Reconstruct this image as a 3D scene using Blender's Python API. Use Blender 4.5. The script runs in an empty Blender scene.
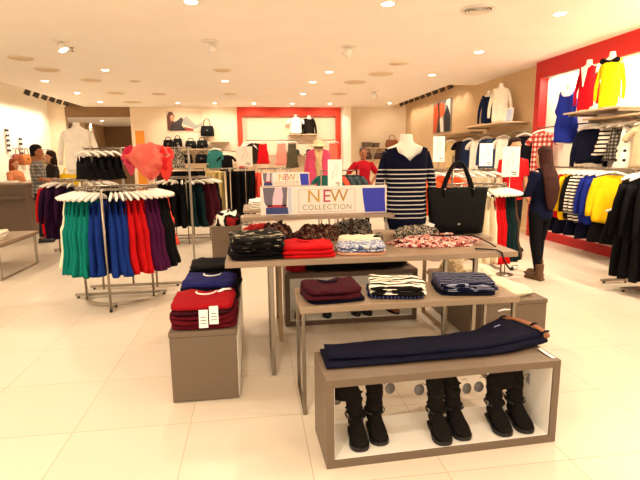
import bpy, math, random
from mathutils import Vector, Matrix, noise
R = math.radians
pi = math.pi
SC = bpy.context.scene
COL = SC.collection

# ---------------------------------------------------------------- camera, world, exposure
cam_data = bpy.data.cameras.new('camera')
cam_data.sensor_width = 36.0
cam_data.lens = 27.0
cam_data.clip_end = 200
cam = bpy.data.objects.new('camera', cam_data)
COL.objects.link(cam)
cam.matrix_world = (Matrix.Translation((0, 0, 1.55)) @ Matrix.Rotation(R(-7.8), 4, 'Z')
                    @ Matrix.Rotation(R(90 - 9.8), 4, 'X') @ Matrix.Rotation(R(-0.6), 4, 'Z'))
SC.camera = cam
world = bpy.data.worlds.new('mall_daylight')
world.use_nodes = True
SC.world = world
bg = world.node_tree.nodes['Background']
bg.inputs[0].default_value = (1.0, 0.85, 0.65, 1)
bg.inputs[1].default_value = 0.8
SC.view_settings.view_transform = 'Standard'
SC.view_settings.look = 'None'
SC.view_settings.gamma = 1
SC.view_settings.use_curve_mapping = False
SC.view_settings.exposure = 1.1
SC.cycles.use_denoising = True
SC.cycles.max_bounces = 8
SC.cycles.diffuse_bounces = 5
SC.cycles.sample_clamp_indirect = 6.0
LAMP_W = 52.0
WARM = (1.0, 0.85, 0.65)
HC = 3.22          # ceiling height

# ---------------------------------------------------------------- materials
def lin(h):
    o = []
    for i in (0, 2, 4):
        c = int(h[i:i + 2], 16) / 255
        o.append(c / 12.92 if c <= .04045 else ((c + .055) / 1.055) ** 2.4)
    return (o[0], o[1], o[2], 1)

class NT:
    def __init__(s, name):
        s.m = bpy.data.materials.new(name)
        s.m.use_nodes = True
        s.t = s.m.node_tree
        s.b = s.t.nodes['Principled BSDF']
    def n(s, typ, **kw):
        x = s.t.nodes.new(typ)
        for k, v in kw.items():
            if k.startswith('_'):
                setattr(x, k[1:], v)
            else:
                x.inputs[k.replace('__', ' ')].default_value = v
        return x
    def l(s, a, b):
        s.t.links.new(a, b)
    def ramp(s, src, stops, mode='LINEAR'):
        r = s.t.nodes.new('ShaderNodeValToRGB')
        r.color_ramp.interpolation = mode
        e = r.color_ramp.elements
        while len(e) < len(stops):
            e.new(0.5)
        for el, (p, c) in zip(e, stops):
            el.position = p
            el.color = c
        s.l(src, r.inputs[0])
        return r.outputs[0]
    def coord(s, which='Object'):
        return s.t.nodes.new('ShaderNodeTexCoord').outputs[which]
    def math(s, op, a, b=None):
        x = s.t.nodes.new('ShaderNodeMath')
        x.operation = op
        for i, v in enumerate((a, b)):
            if v is None:
                continue
            if isinstance(v, (int, float)):
                x.inputs[i].default_value = v
            else:
                s.l(v, x.inputs[i])
        return x.outputs[0]
    def mix(s, fac, a, b):
        x = s.t.nodes.new('ShaderNodeMix')
        x.data_type = 'RGBA'
        for i, v in ((0, fac), (6, a), (7, b)):
            if isinstance(v, (int, float, tuple)):
                x.inputs[i].default_value = v
            else:
                s.l(v, x.inputs[i])
        return x.outputs[2]
    def bump(s, h, strength=.3, dist=.01):
        x = s.n('ShaderNodeBump', Strength=strength, Distance=dist)
        s.l(h, x.inputs['Height'])
        s.l(x.outputs[0], s.b.inputs['Normal'])

MATS = {}
def plain(name, hexcol, rough=.6, metal=0., var=0., scale=30., bump=0., spec=.5, emit=0., coat=0.):
    if name in MATS:
        return MATS[name]
    t = NT(name)
    c = lin(hexcol)
    t.b.inputs['Base Color'].default_value = c
    t.b.inputs['Roughness'].default_value = rough
    t.b.inputs['Metallic'].default_value = metal
    t.b.inputs['Specular IOR Level'].default_value = spec
    t.b.inputs['Coat Weight'].default_value = coat
    if emit:
        t.b.inputs['Emission Color'].default_value = c
        t.b.inputs['Emission Strength'].default_value = emit
    if var or bump:
        nz = t.n('ShaderNodeTexNoise', Scale=scale, Detail=3.0)
        t.l(t.coord(), nz.inputs['Vector'])
        if var:
            lo = tuple(max(0, x * (1 - var)) for x in c[:3]) + (1,)
            hi = tuple(min(1, x * (1 + var)) for x in c[:3]) + (1,)
            t.l(t.ramp(nz.outputs[0], [(.3, lo), (.7, hi)]), t.b.inputs['Base Color'])
        if bump:
            t.bump(nz.outputs[0], bump, .004)
    MATS[name] = t.m
    return t.m

def cloth(hexcol):
    """woven cloth of one colour with a fine weave and a soft sheen"""
    name = 'cloth_' + hexcol
    if name in MATS:
        return MATS[name]
    t = NT(name)
    c = lin(hexcol)
    nz = t.n('ShaderNodeTexNoise', Scale=9.0, Detail=3.0)
    t.l(t.coord(), nz.inputs['Vector'])
    lo = tuple(x * .9 for x in c[:3]) + (1,)
    hi = tuple(min(1, x * 1.06) for x in c[:3]) + (1,)
    t.l(t.ramp(nz.outputs[0], [(.3, lo), (.7, hi)]), t.b.inputs['Base Color'])
    t.b.inputs['Roughness'].default_value = .9
    t.b.inputs['Specular IOR Level'].default_value = .12
    wv = t.n('ShaderNodeTexNoise', Scale=220.0, Detail=1.0)
    t.l(t.coord(), wv.inputs['Vector'])
    t.bump(wv.outputs[0], .25, .002)
    MATS[name] = t.m
    return t.m

def striped(name, a, b, axis, period, duty, solid_above=None, solid_below=None, wob=0.0):
    """cloth with woven stripes across one axis of the garment, solid above a height"""
    if name in MATS:
        return MATS[name]
    t = NT(name)
    sp = t.n('ShaderNodeSeparateXYZ')
    t.l(t.coord(), sp.inputs[0])
    v = sp.outputs['XYZ'.index(axis)]
    z = v
    if wob:
        nz = t.n('ShaderNodeTexNoise', Scale=6.0)
        t.l(t.coord(), nz.inputs['Vector'])
        v = t.math('ADD', v, t.math('MULTIPLY', t.math('SUBTRACT', nz.outputs[0], .5), wob))
    fr = t.math('FRACT', t.math('DIVIDE', t.math('ADD', v, 10.0), period))
    k = t.math('LESS_THAN', fr, duty)
    if solid_above is not None:
        k = t.math('MULTIPLY', k, t.math('LESS_THAN', z, solid_above))
    if solid_below is not None:
        k = t.math('MULTIPLY', k, t.math('GREATER_THAN', z, solid_below))
    t.l(t.mix(k, lin(a), lin(b)), t.b.inputs['Base Color'])
    t.b.inputs['Roughness'].default_value = .9
    t.b.inputs['Specular IOR Level'].default_value = .12
    MATS[name] = t.m
    return t.m

def printed(name, cols, scale=30., kind='voronoi', stretch=(1, 1, 1)):
    """cloth printed with an all-over pattern of a few colours"""
    if name in MATS:
        return MATS[name]
    t = NT(name)
    mp = t.n('ShaderNodeMapping')
    mp.inputs['Scale'].default_value = stretch
    t.l(t.coord(), mp.inputs[0])
    if kind == 'voronoi':
        x = t.n('ShaderNodeTexVoronoi', Scale=scale)
        src = t.n('ShaderNodeSeparateColor')
        t.l(mp.outputs[0], x.inputs['Vector'])
        t.l(x.outputs['Color'], src.inputs[0])
        f = src.outputs[0]
    else:
        x = t.n('ShaderNodeTexNoise', Scale=scale, Detail=2.0)
        t.l(mp.outputs[0], x.inputs['Vector'])
        f = t.math('ADD', t.math('MULTIPLY', t.math('SUBTRACT', x.outputs[0], .5), 2.6), .5)
    n = len(cols)
    t.l(t.ramp(f, [(i / n, lin(c)) for i, c in enumerate(cols)], 'CONSTANT'), t.b.inputs['Base Color'])
    t.b.inputs['Roughness'].default_value = .9
    t.b.inputs['Specular IOR Level'].default_value = .12
    MATS[name] = t.m
    return t.m

def checked(name, a, b, c, s):
    if name in MATS:
        return MATS[name]
    t = NT(name)
    sp = t.n('ShaderNodeSeparateXYZ')
    t.l(t.coord(), sp.inputs[0])
    ks = [t.math('LESS_THAN', t.math('FRACT', t.math('DIVIDE', t.math('ADD', sp.outputs[i], 10.0), s)), .5) for i in (0, 2)]
    sm = t.math('MULTIPLY', t.math('ADD', ks[0], ks[1]), .5)
    t.l(t.ramp(sm, [(0, lin(a)), (.3, lin(b)), (.8, lin(c))], 'CONSTANT'), t.b.inputs['Base Color'])
    t.b.inputs['Roughness'].default_value = .9
    MATS[name] = t.m
    return t.m

def dotted(name, a, b, s, r):
    if name in MATS:
        return MATS[name]
    t = NT(name)
    sp = t.n('ShaderNodeSeparateXYZ')
    t.l(t.coord(), sp.inputs[0])
    d = [t.math('SUBTRACT', t.math('FRACT', t.math('DIVIDE', t.math('ADD', sp.outputs[i], 10.0), s)), .5) for i in (0, 2)]
    q = t.math('ADD', t.math('MULTIPLY', d[0], d[0]), t.math('MULTIPLY', d[1], d[1]))
    t.l(t.mix(t.math('LESS_THAN', q, r * r), lin(a), lin(b)), t.b.inputs['Base Color'])
    t.b.inputs['Roughness'].default_value = .9
    MATS[name] = t.m
    return t.m

def floor_material():
    t = NT('polished_cream_tile')
    br = t.n('ShaderNodeTexBrick', Scale=1.0)
    br.offset = 0.0
    br.squash = 1.0
    br.inputs['Color1'].default_value = lin('dccfbe')
    br.inputs['Color2'].default_value = lin('d7c9b6')
    br.inputs['Mortar'].default_value = lin('b09a74')
    br.inputs['Mortar Size'].default_value = .0022
    br.inputs['Mortar Smooth'].default_value = .2
    br.inputs['Brick Width'].default_value = .662
    br.inputs['Row Height'].default_value = .662
    mp = t.n('ShaderNodeMapping')
    mp.inputs['Location'].default_value = (.4165 + .662 * 20, -2.05 + .662 * 20, 0)
    t.l(t.coord('Object'), mp.inputs[0])
    t.l(mp.outputs[0], br.inputs['Vector'])
    nz = t.n('ShaderNodeTexNoise', Scale=1.3, Detail=5.0)
    t.l(t.coord('Object'), nz.inputs['Vector'])
    mul = t.mix(.5, br.outputs[0], br.outputs[0])
    t.l(t.mix(t.math('MULTIPLY', nz.outputs[0], .18), br.outputs[0], lin('cebda4')), t.b.inputs['Base Color'])
    t.b.inputs['Roughness'].default_value = .30
    t.b.inputs['Specular IOR Level'].default_value = .35
    t.bump(br.outputs['Fac'], -.15, .002)
    return t.m

def laminate(name, hexcol, rough=.45):
    """taupe laminate board with faint long grain"""
    if name in MATS:
        return MATS[name]
    t = NT(name)
    c = lin(hexcol)
    mp = t.n('ShaderNodeMapping')
    mp.inputs['Scale'].default_value = (2, 2, 60)
    t.l(t.coord(), mp.inputs[0])
    nz = t.n('ShaderNodeTexNoise', Scale=3.0, Detail=4.0)
    t.l(mp.outputs[0], nz.inputs['Vector'])
    t.l(t.ramp(nz.outputs[0], [(.3, tuple(x * .965 for x in c[:3]) + (1,)), (.7, tuple(x * 1.03 for x in c[:3]) + (1,))]), t.b.inputs['Base Color'])
    t.b.inputs['Roughness'].default_value = rough
    MATS[name] = t.m
    return t.m

M_TAUPE = laminate('taupe_laminate', '6b5948')
M_TAUPE_TOP = laminate('taupe_laminate_top', '98816a', .38)
M_DARKWOOD = laminate('dark_brown_frame', '5d4634')
M_CHROME = plain('brushed_chrome', '938a7e', .25, 1.0)
M_STEEL = plain('satin_steel', 'a89c8c', .4, .9)
M_TAN = plain('tan_metal', 'a58a68', .45, .3)
M_WHITE = plain('white_board', 'f2ece2', .5)
M_HANGER = plain('white_plastic_hanger', 'f6f0e4', .4)
M_BODY = plain('white_mannequin', 'f4ece0', .45)
M_CARD = plain('card_white', 'f6eee4', .6)
M_INK = plain('grey_ink', '8a7f78', .7)
M_TAG = plain('tag_white', 'f8f4ee', .6)
M_SUEDE = plain('black_suede', '17120f', .95, 0, .3, 40, .3, .15)
M_SOLE = plain('black_rubber_sole', '0f0c0b', .6)
M_STRAP = plain('black_leather_strap', '120f0d', .45)
M_GREYTAG = plain('grey_round_tag', '66625f', .5)
M_BLACKLEATHER = plain('black_leather', '050404', .6, 0, .2, 60, .1, .15)
M_BROWNLEATHER = plain('brown_leather', '8a4a1e', .5, 0, .2, 40, .2)
M_SKIN = plain('skin_light', 'c98f6a', .55, 0, .05, 20)
M_SKIN_DARK = plain('skin_brown', '9a5c38', .55, 0, .05, 20)
M_HAIR_DARK = plain('dark_brown_hair', '24110a', .8, 0, .3, 60, .5, .2)
M_HAIR_BROWN = plain('brown_hair', '30120a', .8, 0, .35, 60, .5, .2)
M_HAIR_BLACK = plain('black_hair', '0e0a08', .8, 0, .3, 60, .5, .2)
M_HAIR_RED = plain('auburn_hair', '8a3a10', .8, 0, .35, 60, .5)
M_RED_PAINT = plain('red_paint', 'b40a0a', .6)
M_RED_BAY = plain('orange_red_paint', 'd4340a', .6)
M_LAMP = plain('lamp_glow', 'fff0d0', .5, emit=14.0)
M_CEIL = plain('ceiling_paint', 'fff8f0', .9, 0, .02, 2)
M_WALL = plain('cream_wall_paint', 'efdcc0', .85, 0, .02, 2)
M_WALL_BEIGE = plain('beige_wall_paint', 'cfb088', .85, 0, .03, 2)
M_WALL_WHITE = plain('white_wall_paint', 'f8f0e0', .8, 0, .01, 2)
M_WALL_BROWN = plain('brown_wall_paint', '8a6a48', .85, 0, .05, 2)

# ---------------------------------------------------------------- mesh building
class MB:
    def __init__(s):
        s.v, s.f, s.sm, s.mi = [], [], [], []
        s.cur = 0
    def add(s, verts, faces, smooth=False, M=None):
        o = len(s.v)
        for p in verts:
            p = Vector(p)
            s.v.append(M @ p if M is not None else p)
        for f in faces:
            s.f.append([i + o for i in f])
            s.sm.append(smooth)
            s.mi.append(s.cur)
        return s
    def box(s, x0, y0, z0, x1, y1, z1, M=None):
        v = [(x, y, z) for z in (z0, z1) for y in (y0, y1) for x in (x0, x1)]
        return s.add(v, [(0, 2, 3, 1), (4, 5, 7, 6), (0, 1, 5, 4), (2, 6, 7, 3), (0, 4, 6, 2), (1, 3, 7, 5)], False, M)
    def rings(s, rings, cap0=True, cap1=True, smooth=True, M=None):
        n = len(rings[0])
        v = [p for r in rings for p in r]
        f = []
        for j in range(len(rings) - 1):
            for i in range(n):
                a, b = j * n + i, j * n + (i + 1) % n
                f.append((a, b, b + n, a + n))
        if cap0:
            f.append(tuple(range(n))[::-1])
        if cap1:
            k = (len(rings) - 1) * n
            f.append(tuple(range(k, k + n)))
        return s.add(v, f, smooth, M)
    def tube(s, pts, r, seg=8, closed=False, caps=True, flat=1.0, M=None):
        pts = [Vector(p) for p in pts]
        n = len(pts)
        rr = r if isinstance(r, (list, tuple)) else [r] * n
        rings = []
        prev = None
        for i, p in enumerate(pts):
            if closed:
                d = pts[(i + 1) % n] - pts[i - 1]
            else:
                d = pts[min(i + 1, n - 1)] - pts[max(i - 1, 0)]
            d.normalize()
            if prev is None:
                up = Vector((0, 0, 1)) if abs(d.z) < .9 else Vector((0, 1, 0))
            else:
                up = prev
            a = up.cross(d)
            if a.length < 1e-6:
                a = Vector((1, 0, 0)).cross(d)
            a.normalize()
            b = d.cross(a)
            prev = b
            rings.append([p + a * (rr[i] * math.cos(2 * pi * k / seg)) + b * (rr[i] * flat * math.sin(2 * pi * k / seg)) for k in range(seg)])
        if closed:
            rings.append(rings[0])
            return s.rings(rings, False, False, True, M)
        return s.rings(rings, caps, caps, True, M)
    def cyl(s, x, y, z0, z1, r, seg=20, r1=None, M=None, smooth=True):
        r1 = r if r1 is None else r1
        return s.rings([[(x + q * math.cos(2 * pi * k / seg), y + q * math.sin(2 * pi * k / seg), z) for k in range(seg)] for q, z in ((r, z0), (r1, z1))], True, True, smooth, M)
    def lathe(s, prof, x=0, y=0, seg=24, M=None):
        return s.rings([[(x + q * math.cos(2 * pi * k / seg), y + q * math.sin(2 * pi * k / seg), z) for k in range(seg)] for q, z in prof], True, True, True, M)
    def ball(s, c, rx, ry, rz, n=14, m=9, M=None):
        rg = []
        for j in range(m + 1):
            t = -pi / 2 + pi * j / m
            t = max(-pi / 2 + .05, min(pi / 2 - .05, t))
            rg.append([(c[0] + rx * math.cos(t) * math.cos(2 * pi * k / n), c[1] + ry * math.cos(t) * math.sin(2 * pi * k / n), c[2] + rz * math.sin(t)) for k in range(n)])
        return s.rings(rg, True, True, True, M)
    def limb(s, pts, rad, seg=10):
        """a tapered limb with rounded ends through the joints"""
        P, Q = [Vector(p) for p in pts], list(rad)
        d0 = (P[0] - P[1]).normalized()
        d1 = (P[-1] - P[-2]).normalized()
        pp, qq = [], []
        for a, c in ((.95, .3), (.7, .7), (.3, .95)):
            pp.append(P[0] + d0 * Q[0] * a)
            qq.append(Q[0] * c)
        for i in range(len(P)):
            pp.append(P[i]); qq.append(Q[i])
            if i < len(P) - 1:
                for k in (.33, .66):
                    pp.append(P[i].lerp(P[i + 1], k)); qq.append(Q[i] * (1 - k) + Q[i + 1] * k)
        for a, c in ((.3, .95), (.7, .7), (.95, .3)):
            pp.append(P[-1] + d1 * Q[-1] * a)
            qq.append(Q[-1] * c)
        return s.tube(pp, qq, seg)
    def sections(s, secs, n=24, power=.8, M=None, cap0=True, cap1=True, fold=0., seed=0):
        """stacked oval sections (z, half width, half depth, centre x, centre y)"""
        rg = []
        for j, c in enumerate(secs):
            z, a, b = c[:3]
            cx = c[3] if len(c) > 3 else 0
            cy = c[4] if len(c) > 4 else 0
            r = []
            for k in range(n):
                t = 2 * pi * k / n
                u, w = math.cos(t), math.sin(t)
                u = math.copysign(abs(u) ** power, u)
                w = math.copysign(abs(w) ** power, w)
                q = 1 + fold * (noise.noise(Vector((u * 3 + seed, w * 3, z * 4))))
                r.append((cx + a * u * q, cy + b * w * q, z))
            rg.append(r)
        return s.rings(rg, cap0, cap1, True, M)
    def mesh(s, name, mats):
        me = bpy.data.meshes.new(name)
        me.from_pydata([tuple(v) for v in s.v], [], s.f)
        me.polygons.foreach_set('use_smooth', s.sm)
        if not isinstance(mats, (list, tuple)):
            mats = [mats]
        for m in mats:
            me.materials.append(m)
        me.polygons.foreach_set('material_index', s.mi)
        me.update()
        return me
    def build(s, name, mats, parent=None, bevel=0., loc=None, rotz=0., remesh=0., sub=0, smooth_it=0):
        me = s.mesh(name, mats)
        o = bpy.data.objects.new(name, me)
        COL.objects.link(o)
        if remesh:
            m = o.modifiers.new('join', 'REMESH')
            m.mode = 'VOXEL'
            m.voxel_size = remesh
            m.use_smooth_shade = True
            if smooth_it:
                m = o.modifiers.new('soft', 'SMOOTH')
                m.factor = .5
                m.iterations = smooth_it
            dg = bpy.context.evaluated_depsgraph_get()
            dg.update()
            nm = bpy.data.meshes.new_from_object(o.evaluated_get(dg))
            o.modifiers.clear()
            o.data = nm
            nm.name = name
            bpy.data.meshes.remove(me)
            if not nm.materials:
                nm.materials.append(mats if not isinstance(mats, (list, tuple)) else mats[0])
        if bevel:
            m = o.modifiers.new('edge', 'BEVEL')
            m.width = bevel
            m.segments = 2
            m.limit_method = 'ANGLE'
        if sub:
            m = o.modifiers.new('sub', 'SUBSURF')
            m.levels = sub
            m.render_levels = sub
        if parent is not None:
            o.parent = parent
        if loc is not None:
            o.location = loc
        if rotz:
            o.rotation_euler = (0, 0, rotz)
        return o

def tag(o, label, cat, group=None, kind=None):
    o['label'] = label
    o['category'] = cat
    if group:
        o['group'] = group
    if kind:
        o['kind'] = kind
    return o
def root(name, label, cat, loc=(0, 0, 0), rotz=0., group=None, rot=None):
    o = bpy.data.objects.new(name, None)
    o.empty_display_size = .05
    COL.objects.link(o)
    o.location = loc
    o.rotation_euler = rot if rot else (0, 0, rotz)
    return tag(o, label, cat, group)
def struct(name, mb, mat, **kw):
    o = mb.build(name, mat, **kw)
    o['kind'] = 'structure'
    return o
def inst(name, me, parent, loc=(0, 0, 0), rot=(0, 0, 0), scale=None):
    o = bpy.data.objects.new(name, me)
    COL.objects.link(o)
    o.parent = parent
    o.location = loc
    o.rotation_euler = rot
    if scale:
        o.scale = scale
    return o
ORD = ['first', 'second', 'third', 'fourth', 'fifth', 'sixth', 'seventh', 'eighth', 'ninth', 'tenth', 'eleventh', 'twelfth']
NUM = ['', 'one', 'two', 'three', 'four', 'five', 'six', 'seven', 'eight', 'nine', 'ten', 'eleven', 'twelve']

# ---------------------------------------------------------------- garments
GC = {}
def wid(table, v):
    for (a, x), (b, y) in zip(table, table[1:]):
        if v <= b:
            k = (v - a) / (b - a) if b > a else 0
            k = k * k * (3 - 2 * k)
            return x + (y - x) * k
    return table[-1][1]
SHAPES = {   # half width down the garment, sleeve length, length, half thickness
    'tank': ([(0, .155), (.1, .15), (.25, .19), (.6, .19), (1, .235)], 0, .78, .045),
    'tee': ([(0, .20), (.12, .20), (.3, .20), (1, .215)], .2, .64, .035),
    'sweater': ([(0, .19), (.12, .2), (.3, .21), (.9, .22), (1, .2)], .54, .62, .05),
    'coat': ([(0, .2), (.12, .21), (.3, .21), (1, .26)], .58, .9, .055),
    'dress': ([(0, .13), (.08, .13), (.2, .19), (.4, .15), (.6, .178), (1, .175)], 0, .92, .045),
    'skirt': ([(0, .16), (.1, .17), (1, .25)], 0, .62, .045),
}
def garment_mb(kind, seed, L=None, wide=1.0, worn=0.0, scoop=None):
    """cloth hanging from the rail at z = 0; width along x, thickness along y"""
    rnd = random.Random(seed)
    m = MB()
    if kind == 'trousers':
        L = L or .98
        for sx in (-1, 1):
            rg = []
            for j in range(13):
                v = j / 12
                hw = wid([(0, .1), (.2, .105), (.5, .085), (1, .075)], v) * wide
                cx = sx * (.085 + .02 * v) * wide
                r = []
                for k in range(14):
                    t = 2 * pi * k / 14
                    x, y = math.cos(t), math.sin(t)
                    f = .012 * v * math.sin(8 * x + seed + sx)
                    r.append((cx + hw * x, .032 * y + f, -.07 - v * L))
                rg.append(r)
            m.rings(rg, True, True)
        m.sections([(-.11, .19 * wide, .036), (-.065, .185 * wide, .034)], 18, .7)
        return m
    tb, sl, LL, T = SHAPES[kind]
    L = L or LL
    if worn:
        T = worn
    n, rows = (56, 22) if worn else (30, 13)
    ph = [rnd.uniform(0, 6) for _ in range(4)]
    strap = kind in ('tank', 'dress')
    top = -.075
    rg = []
    for j in range(rows):
        v = j / (rows - 1)
        r = []
        for k in range(n):
            t = 2 * pi * k / n
            u, w = math.cos(t), math.sin(t)
            hw = wid(tb, v) * wide * (1 - .15 * min(1, v * 2.5) if worn and kind == 'sweater' else 1)
            x = hw * math.copysign(abs(u) ** .75, u)
            y = T * math.copysign(abs(w) ** .8, w) * (.55 + .45 * min(1, v * 3) if not worn else 1)
            fo = (math.sin(x * 26 + ph[0]) * .55 + math.sin(x * 47 + ph[1] + v * 2) * .3)
            y += fo * T * (.75 if not worn else .1) * v ** .8 * (1 if kind in ('tank', 'dress', 'skirt') else .6)
            x += .008 * v * math.sin(9 * w + ph[2])
            ax = abs(x)
            neck_r = scoop[0] if scoop else (.095 if strap else .075)
            zt = top - .30 * ax
            if ax < neck_r:
                dip = (scoop[1] if w < 0 else .03) if scoop else ((.13 if w < 0 else .05) if strap else (.06 if w < 0 else .015))
                zt -= dip * (1 - (ax / neck_r) ** 2) ** .5
                if scoop and w < 0:
                    zt -= .055 * max(0, 1 - ax / .05)
            elif strap and ax > .125:
                zt -= min(.16, (ax - .125) * 5)
            if kind == 'skirt':
                zt = top
            zb = top - L + .012 * math.sin(x * 17 + ph[3])
            vv = v
            r.append((x, y, zt + (zb - zt) * vv))
        rg.append(r)
    m.rings(rg, False, True)
    if sl:
        for sx in (-1, 1):
            s0 = Vector((sx * .165 * wide, 0, top - .085))
            spread = .06 if sl > .3 else .1
            e = Vector((sx * (.2 + spread) * wide, -.012, top - .09 - sl * (.96 if sl > .3 else .75)))
            pts = [s0.lerp(e, k / 6) + Vector((sx * .028 * math.sin(pi * k / 6), rnd.uniform(-.006, .006), 0)) for k in range(7)]
            q0 = ((.05 if worn else .062) if sl > .3 else .07) * wide
            m.tube(pts, [q0 * (1 - .38 * k / 6 * (1 if sl > .3 else .3)) for k in range(7)], 10, flat=.62 if not worn else .9)
    return m

def hanger_meshes():
    b = MB()
    pts = [(-.205 + .41 * k / 12, -.012 + .012 * math.cos((k - 6) / 6 * pi / 2), -.05 - .055 * (abs(k - 6) / 6) ** 1.3) for k in range(13)]
    b.tube(pts, [.010 if k in (0, 12) else .014 for k in range(13)], 8, flat=1.25)
    h = MB()
    hp = [(0, 0, -.055), (0, 0, -.03)] + [(.021 * math.sin(a), 0, .0 - .021 * math.cos(a)) for a in [pi * 2 * q / 14 for q in range(0, 11)]]
    h.tube(hp, .003, 6)
    return b.mesh('hanger', M_HANGER), h.mesh('hook', M_CHROME)
HANGER, HOOK = hanger_meshes()
NAME = dict(tank='sleeveless_top', tee='short_sleeved_top', sweater='long_sleeved_top', coat='coat', dress='dress', skirt='skirt', trousers='trousers')
CAT = dict(tank='top', tee='t-shirt', sweater='sweater', coat='coat', dress='dress', skirt='skirt', trousers='trousers')
def garment_mesh(kind, mat, var, L=None, wide=1.0):
    key = (kind, mat.name, var, L, wide)
    if key not in GC:
        shp = (kind, var, L, wide)
        if shp in GC:
            me = GC[shp].copy()
            me.materials.clear()
            me.materials.append(mat)
            me.name = NAME[kind] + '_cloth'
        else:
            me = garment_mb(kind, var * 1.7 + 1, L, wide).mesh(NAME[kind] + '_cloth', mat)
            GC[shp] = me
        GC[key] = me
    return GC[key]
def hang(kind, mat, loc, rotz, label, group, var=0, L=None, wide=1.0, hanger=True, tilt=0., tagged=False):
    """one garment on its own hanger, hooked over a rail at loc"""
    r = root('hanging_' + NAME[kind], label, CAT[kind], loc, rotz, group)
    if tilt:
        r.rotation_euler = (tilt, 0, rotz)
    inst('cloth', garment_mesh(kind, mat, var, L, wide), r)
    if hanger:
        h = inst('hanger', HANGER, r)
        inst('hook', HOOK, h)
    if tagged:
        inst('price_tag', tag_mesh(), r, (.1, -.05, -.3))
    return r
def tag_mesh():
    if 'tag' not in GC:
        b = MB()
        b.box(-.022, -.001, -.045, .022, .001, .045)
        GC['tag'] = b.mesh('price_tag', M_TAG)
    return GC['tag']
def number_labels(names, tmpl, way):
    """names in order -> labels where repeats are told apart by their place in the order"""
    out, seen = [], {}
    for x in names:
        seen[x] = seen.get(x, 0) + 1
        c = names.count(x)
        if c == 1:
            out.append('the only ' + tmpl % x)
        else:
            out.append('%s of the %s %s, counted %s' % (ORD[seen[x] - 1], NUM[c] if c < 13 else 'many', tmpl % x, way))
    return out

# ---------------------------------------------------------------- the room
b = MB(); b.box(-9, -3, -.05, 5.7, 23, 0)
struct('floor', b, floor_material())
b = MB()
b.box(-5.3, -3, HC, 4.72, 16.8, HC + .4)
b.box(4.72, -3, HC, 5.7, 11.4, HC + .4)
b.box(-9, -3, HC, -5.3, 11.0, HC + .4)
b.box(4.72, 11.4, HC + .36, 5.7, 16.8, HC + .4)
b.box(-9, 11.0, HC + .36, -5.3, 16.8, HC + .4)
struct('ceiling', b, M_CEIL)
b = MB(); b.box(5.4, -3, 0, 5.6, 8.6, HC)
struct('wall_right', b, M_WALL_WHITE)
b = MB(); b.box(5.4, 8.6, 0, 5.6, 17, HC + .38)
struct('wall_right_rear', b, M_WALL_BEIGE)
b = MB()
b.box(5.24, 8.46, 0, 5.4, 8.62, HC)
b.box(5.24, -3, HC - .30, 5.4, 8.46, HC)
struct('trim_1', b, M_RED_PAINT, bevel=.004)
b = MB(); b.box(5.32, -3, 0, 5.4, 8.46, .15)
struct('baseboard_right', b, M_RED_PAINT, bevel=.004)
b = MB(); b.box(5.34, 8.62, 0, 5.4, 16.8, .12)
struct('baseboard_right_rear', b, M_WALL_BEIGE, bevel=.004)
b = MB()
b.box(-6.6, 16.8, 0, -5.9, 17, HC + .38)
b.box(-3.9, 16.8, 0, -.46, 17, HC)
b.box(3.04, 16.8, 0, 5.4, 17, HC + .38)
b.box(-.46, 16.95, 0, 3.04, 17.1, HC)
struct('wall_back', b, M_WALL)
b = MB()
b.box(-.46, 16.72, HC - .29, 3.04, 16.95, HC)
b.box(-.46, 16.72, 1.2, -.30, 16.95, HC - .29)
b.box(2.9, 16.72, 0, 3.04, 16.95, HC - .29)
struct('trim_2', b, M_RED_BAY, bevel=.004)
b = MB(); b.box(3.06, 16.25, 0, 3.32, 16.8, HC)
struct('column', b, M_WALL_WHITE, bevel=.005)
b = MB(); b.box(-6.6, 3, 0, -6.4, 17, HC + .38)
struct('wall_left', b, M_WALL_WHITE)
b = MB()   # the back room seen through the opening
b.box(-9, 17, 2.92, -3.4, 17.1, HC + .38)
b.box(-5.9, 16.8, 2.92, -3.9, 17, HC)
struct('wall_header', b, M_WALL_BROWN)
b = MB(); b.box(-9, 17.1, 2.92, -3.3, 22, 3.0)
struct('ceiling_rear', b, M_CEIL)
b = MB()
b.box(-9, 21.9, 0, -3.3, 22, 2.92)
b.box(-3.5, 17, 0, -3.3, 21.9, 2.92)
struct('wall_rear', b, M_WALL_BROWN)
b = MB()
b.box(-9.1, 17, 0, -9, 22, 2.92)
b.box(-6.6, 19.5, 0, -6.2, 21.9, 2.92)
struct('wall_rear_left', b, M_WALL_BEIGE)

# ---------------------------------------------------------------- ceiling fittings
def lamp(name, kind, parent, power, loc, rot=(0, 0, 0), angle=150, blend=.7, radius=.06):
    l = bpy.data.lights.new(name, kind)
    l.energy = power
    l.color = WARM
    l.shadow_soft_size = radius
    if kind == 'SPOT':
        l.spot_size = R(angle)
        l.spot_blend = blend
    o = bpy.data.objects.new(name, l)
    COL.objects.link(o)
    o.parent = parent
    o.location = loc
    o.rotation_euler = rot
    return o
def disc_meshes():
    b = MB(); b.lathe([(.062, 0), (.082, -.004), (.088, -.008), (.092, -.003), (.092, 0)], seg=28)
    t = b.mesh('trim_ring', M_WHITE)
    b = MB(); b.cyl(0, 0, -.003, -.001, .066, 24)
    return t, b.mesh('lens', M_LAMP)
TRIM, LENS = disc_meshes()
def downlight(loc, label, power=1.0, group='recessed ceiling downlights', z=HC):
    r = root('downlight', label, 'ceiling light', (loc[0], loc[1], z), 0, group)
    inst('trim_ring', TRIM, r)
    inst('lens', LENS, r)
    lamp('bulb', 'SPOT', r, LAMP_W * power, (0, 0, -.03))
    return r
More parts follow.
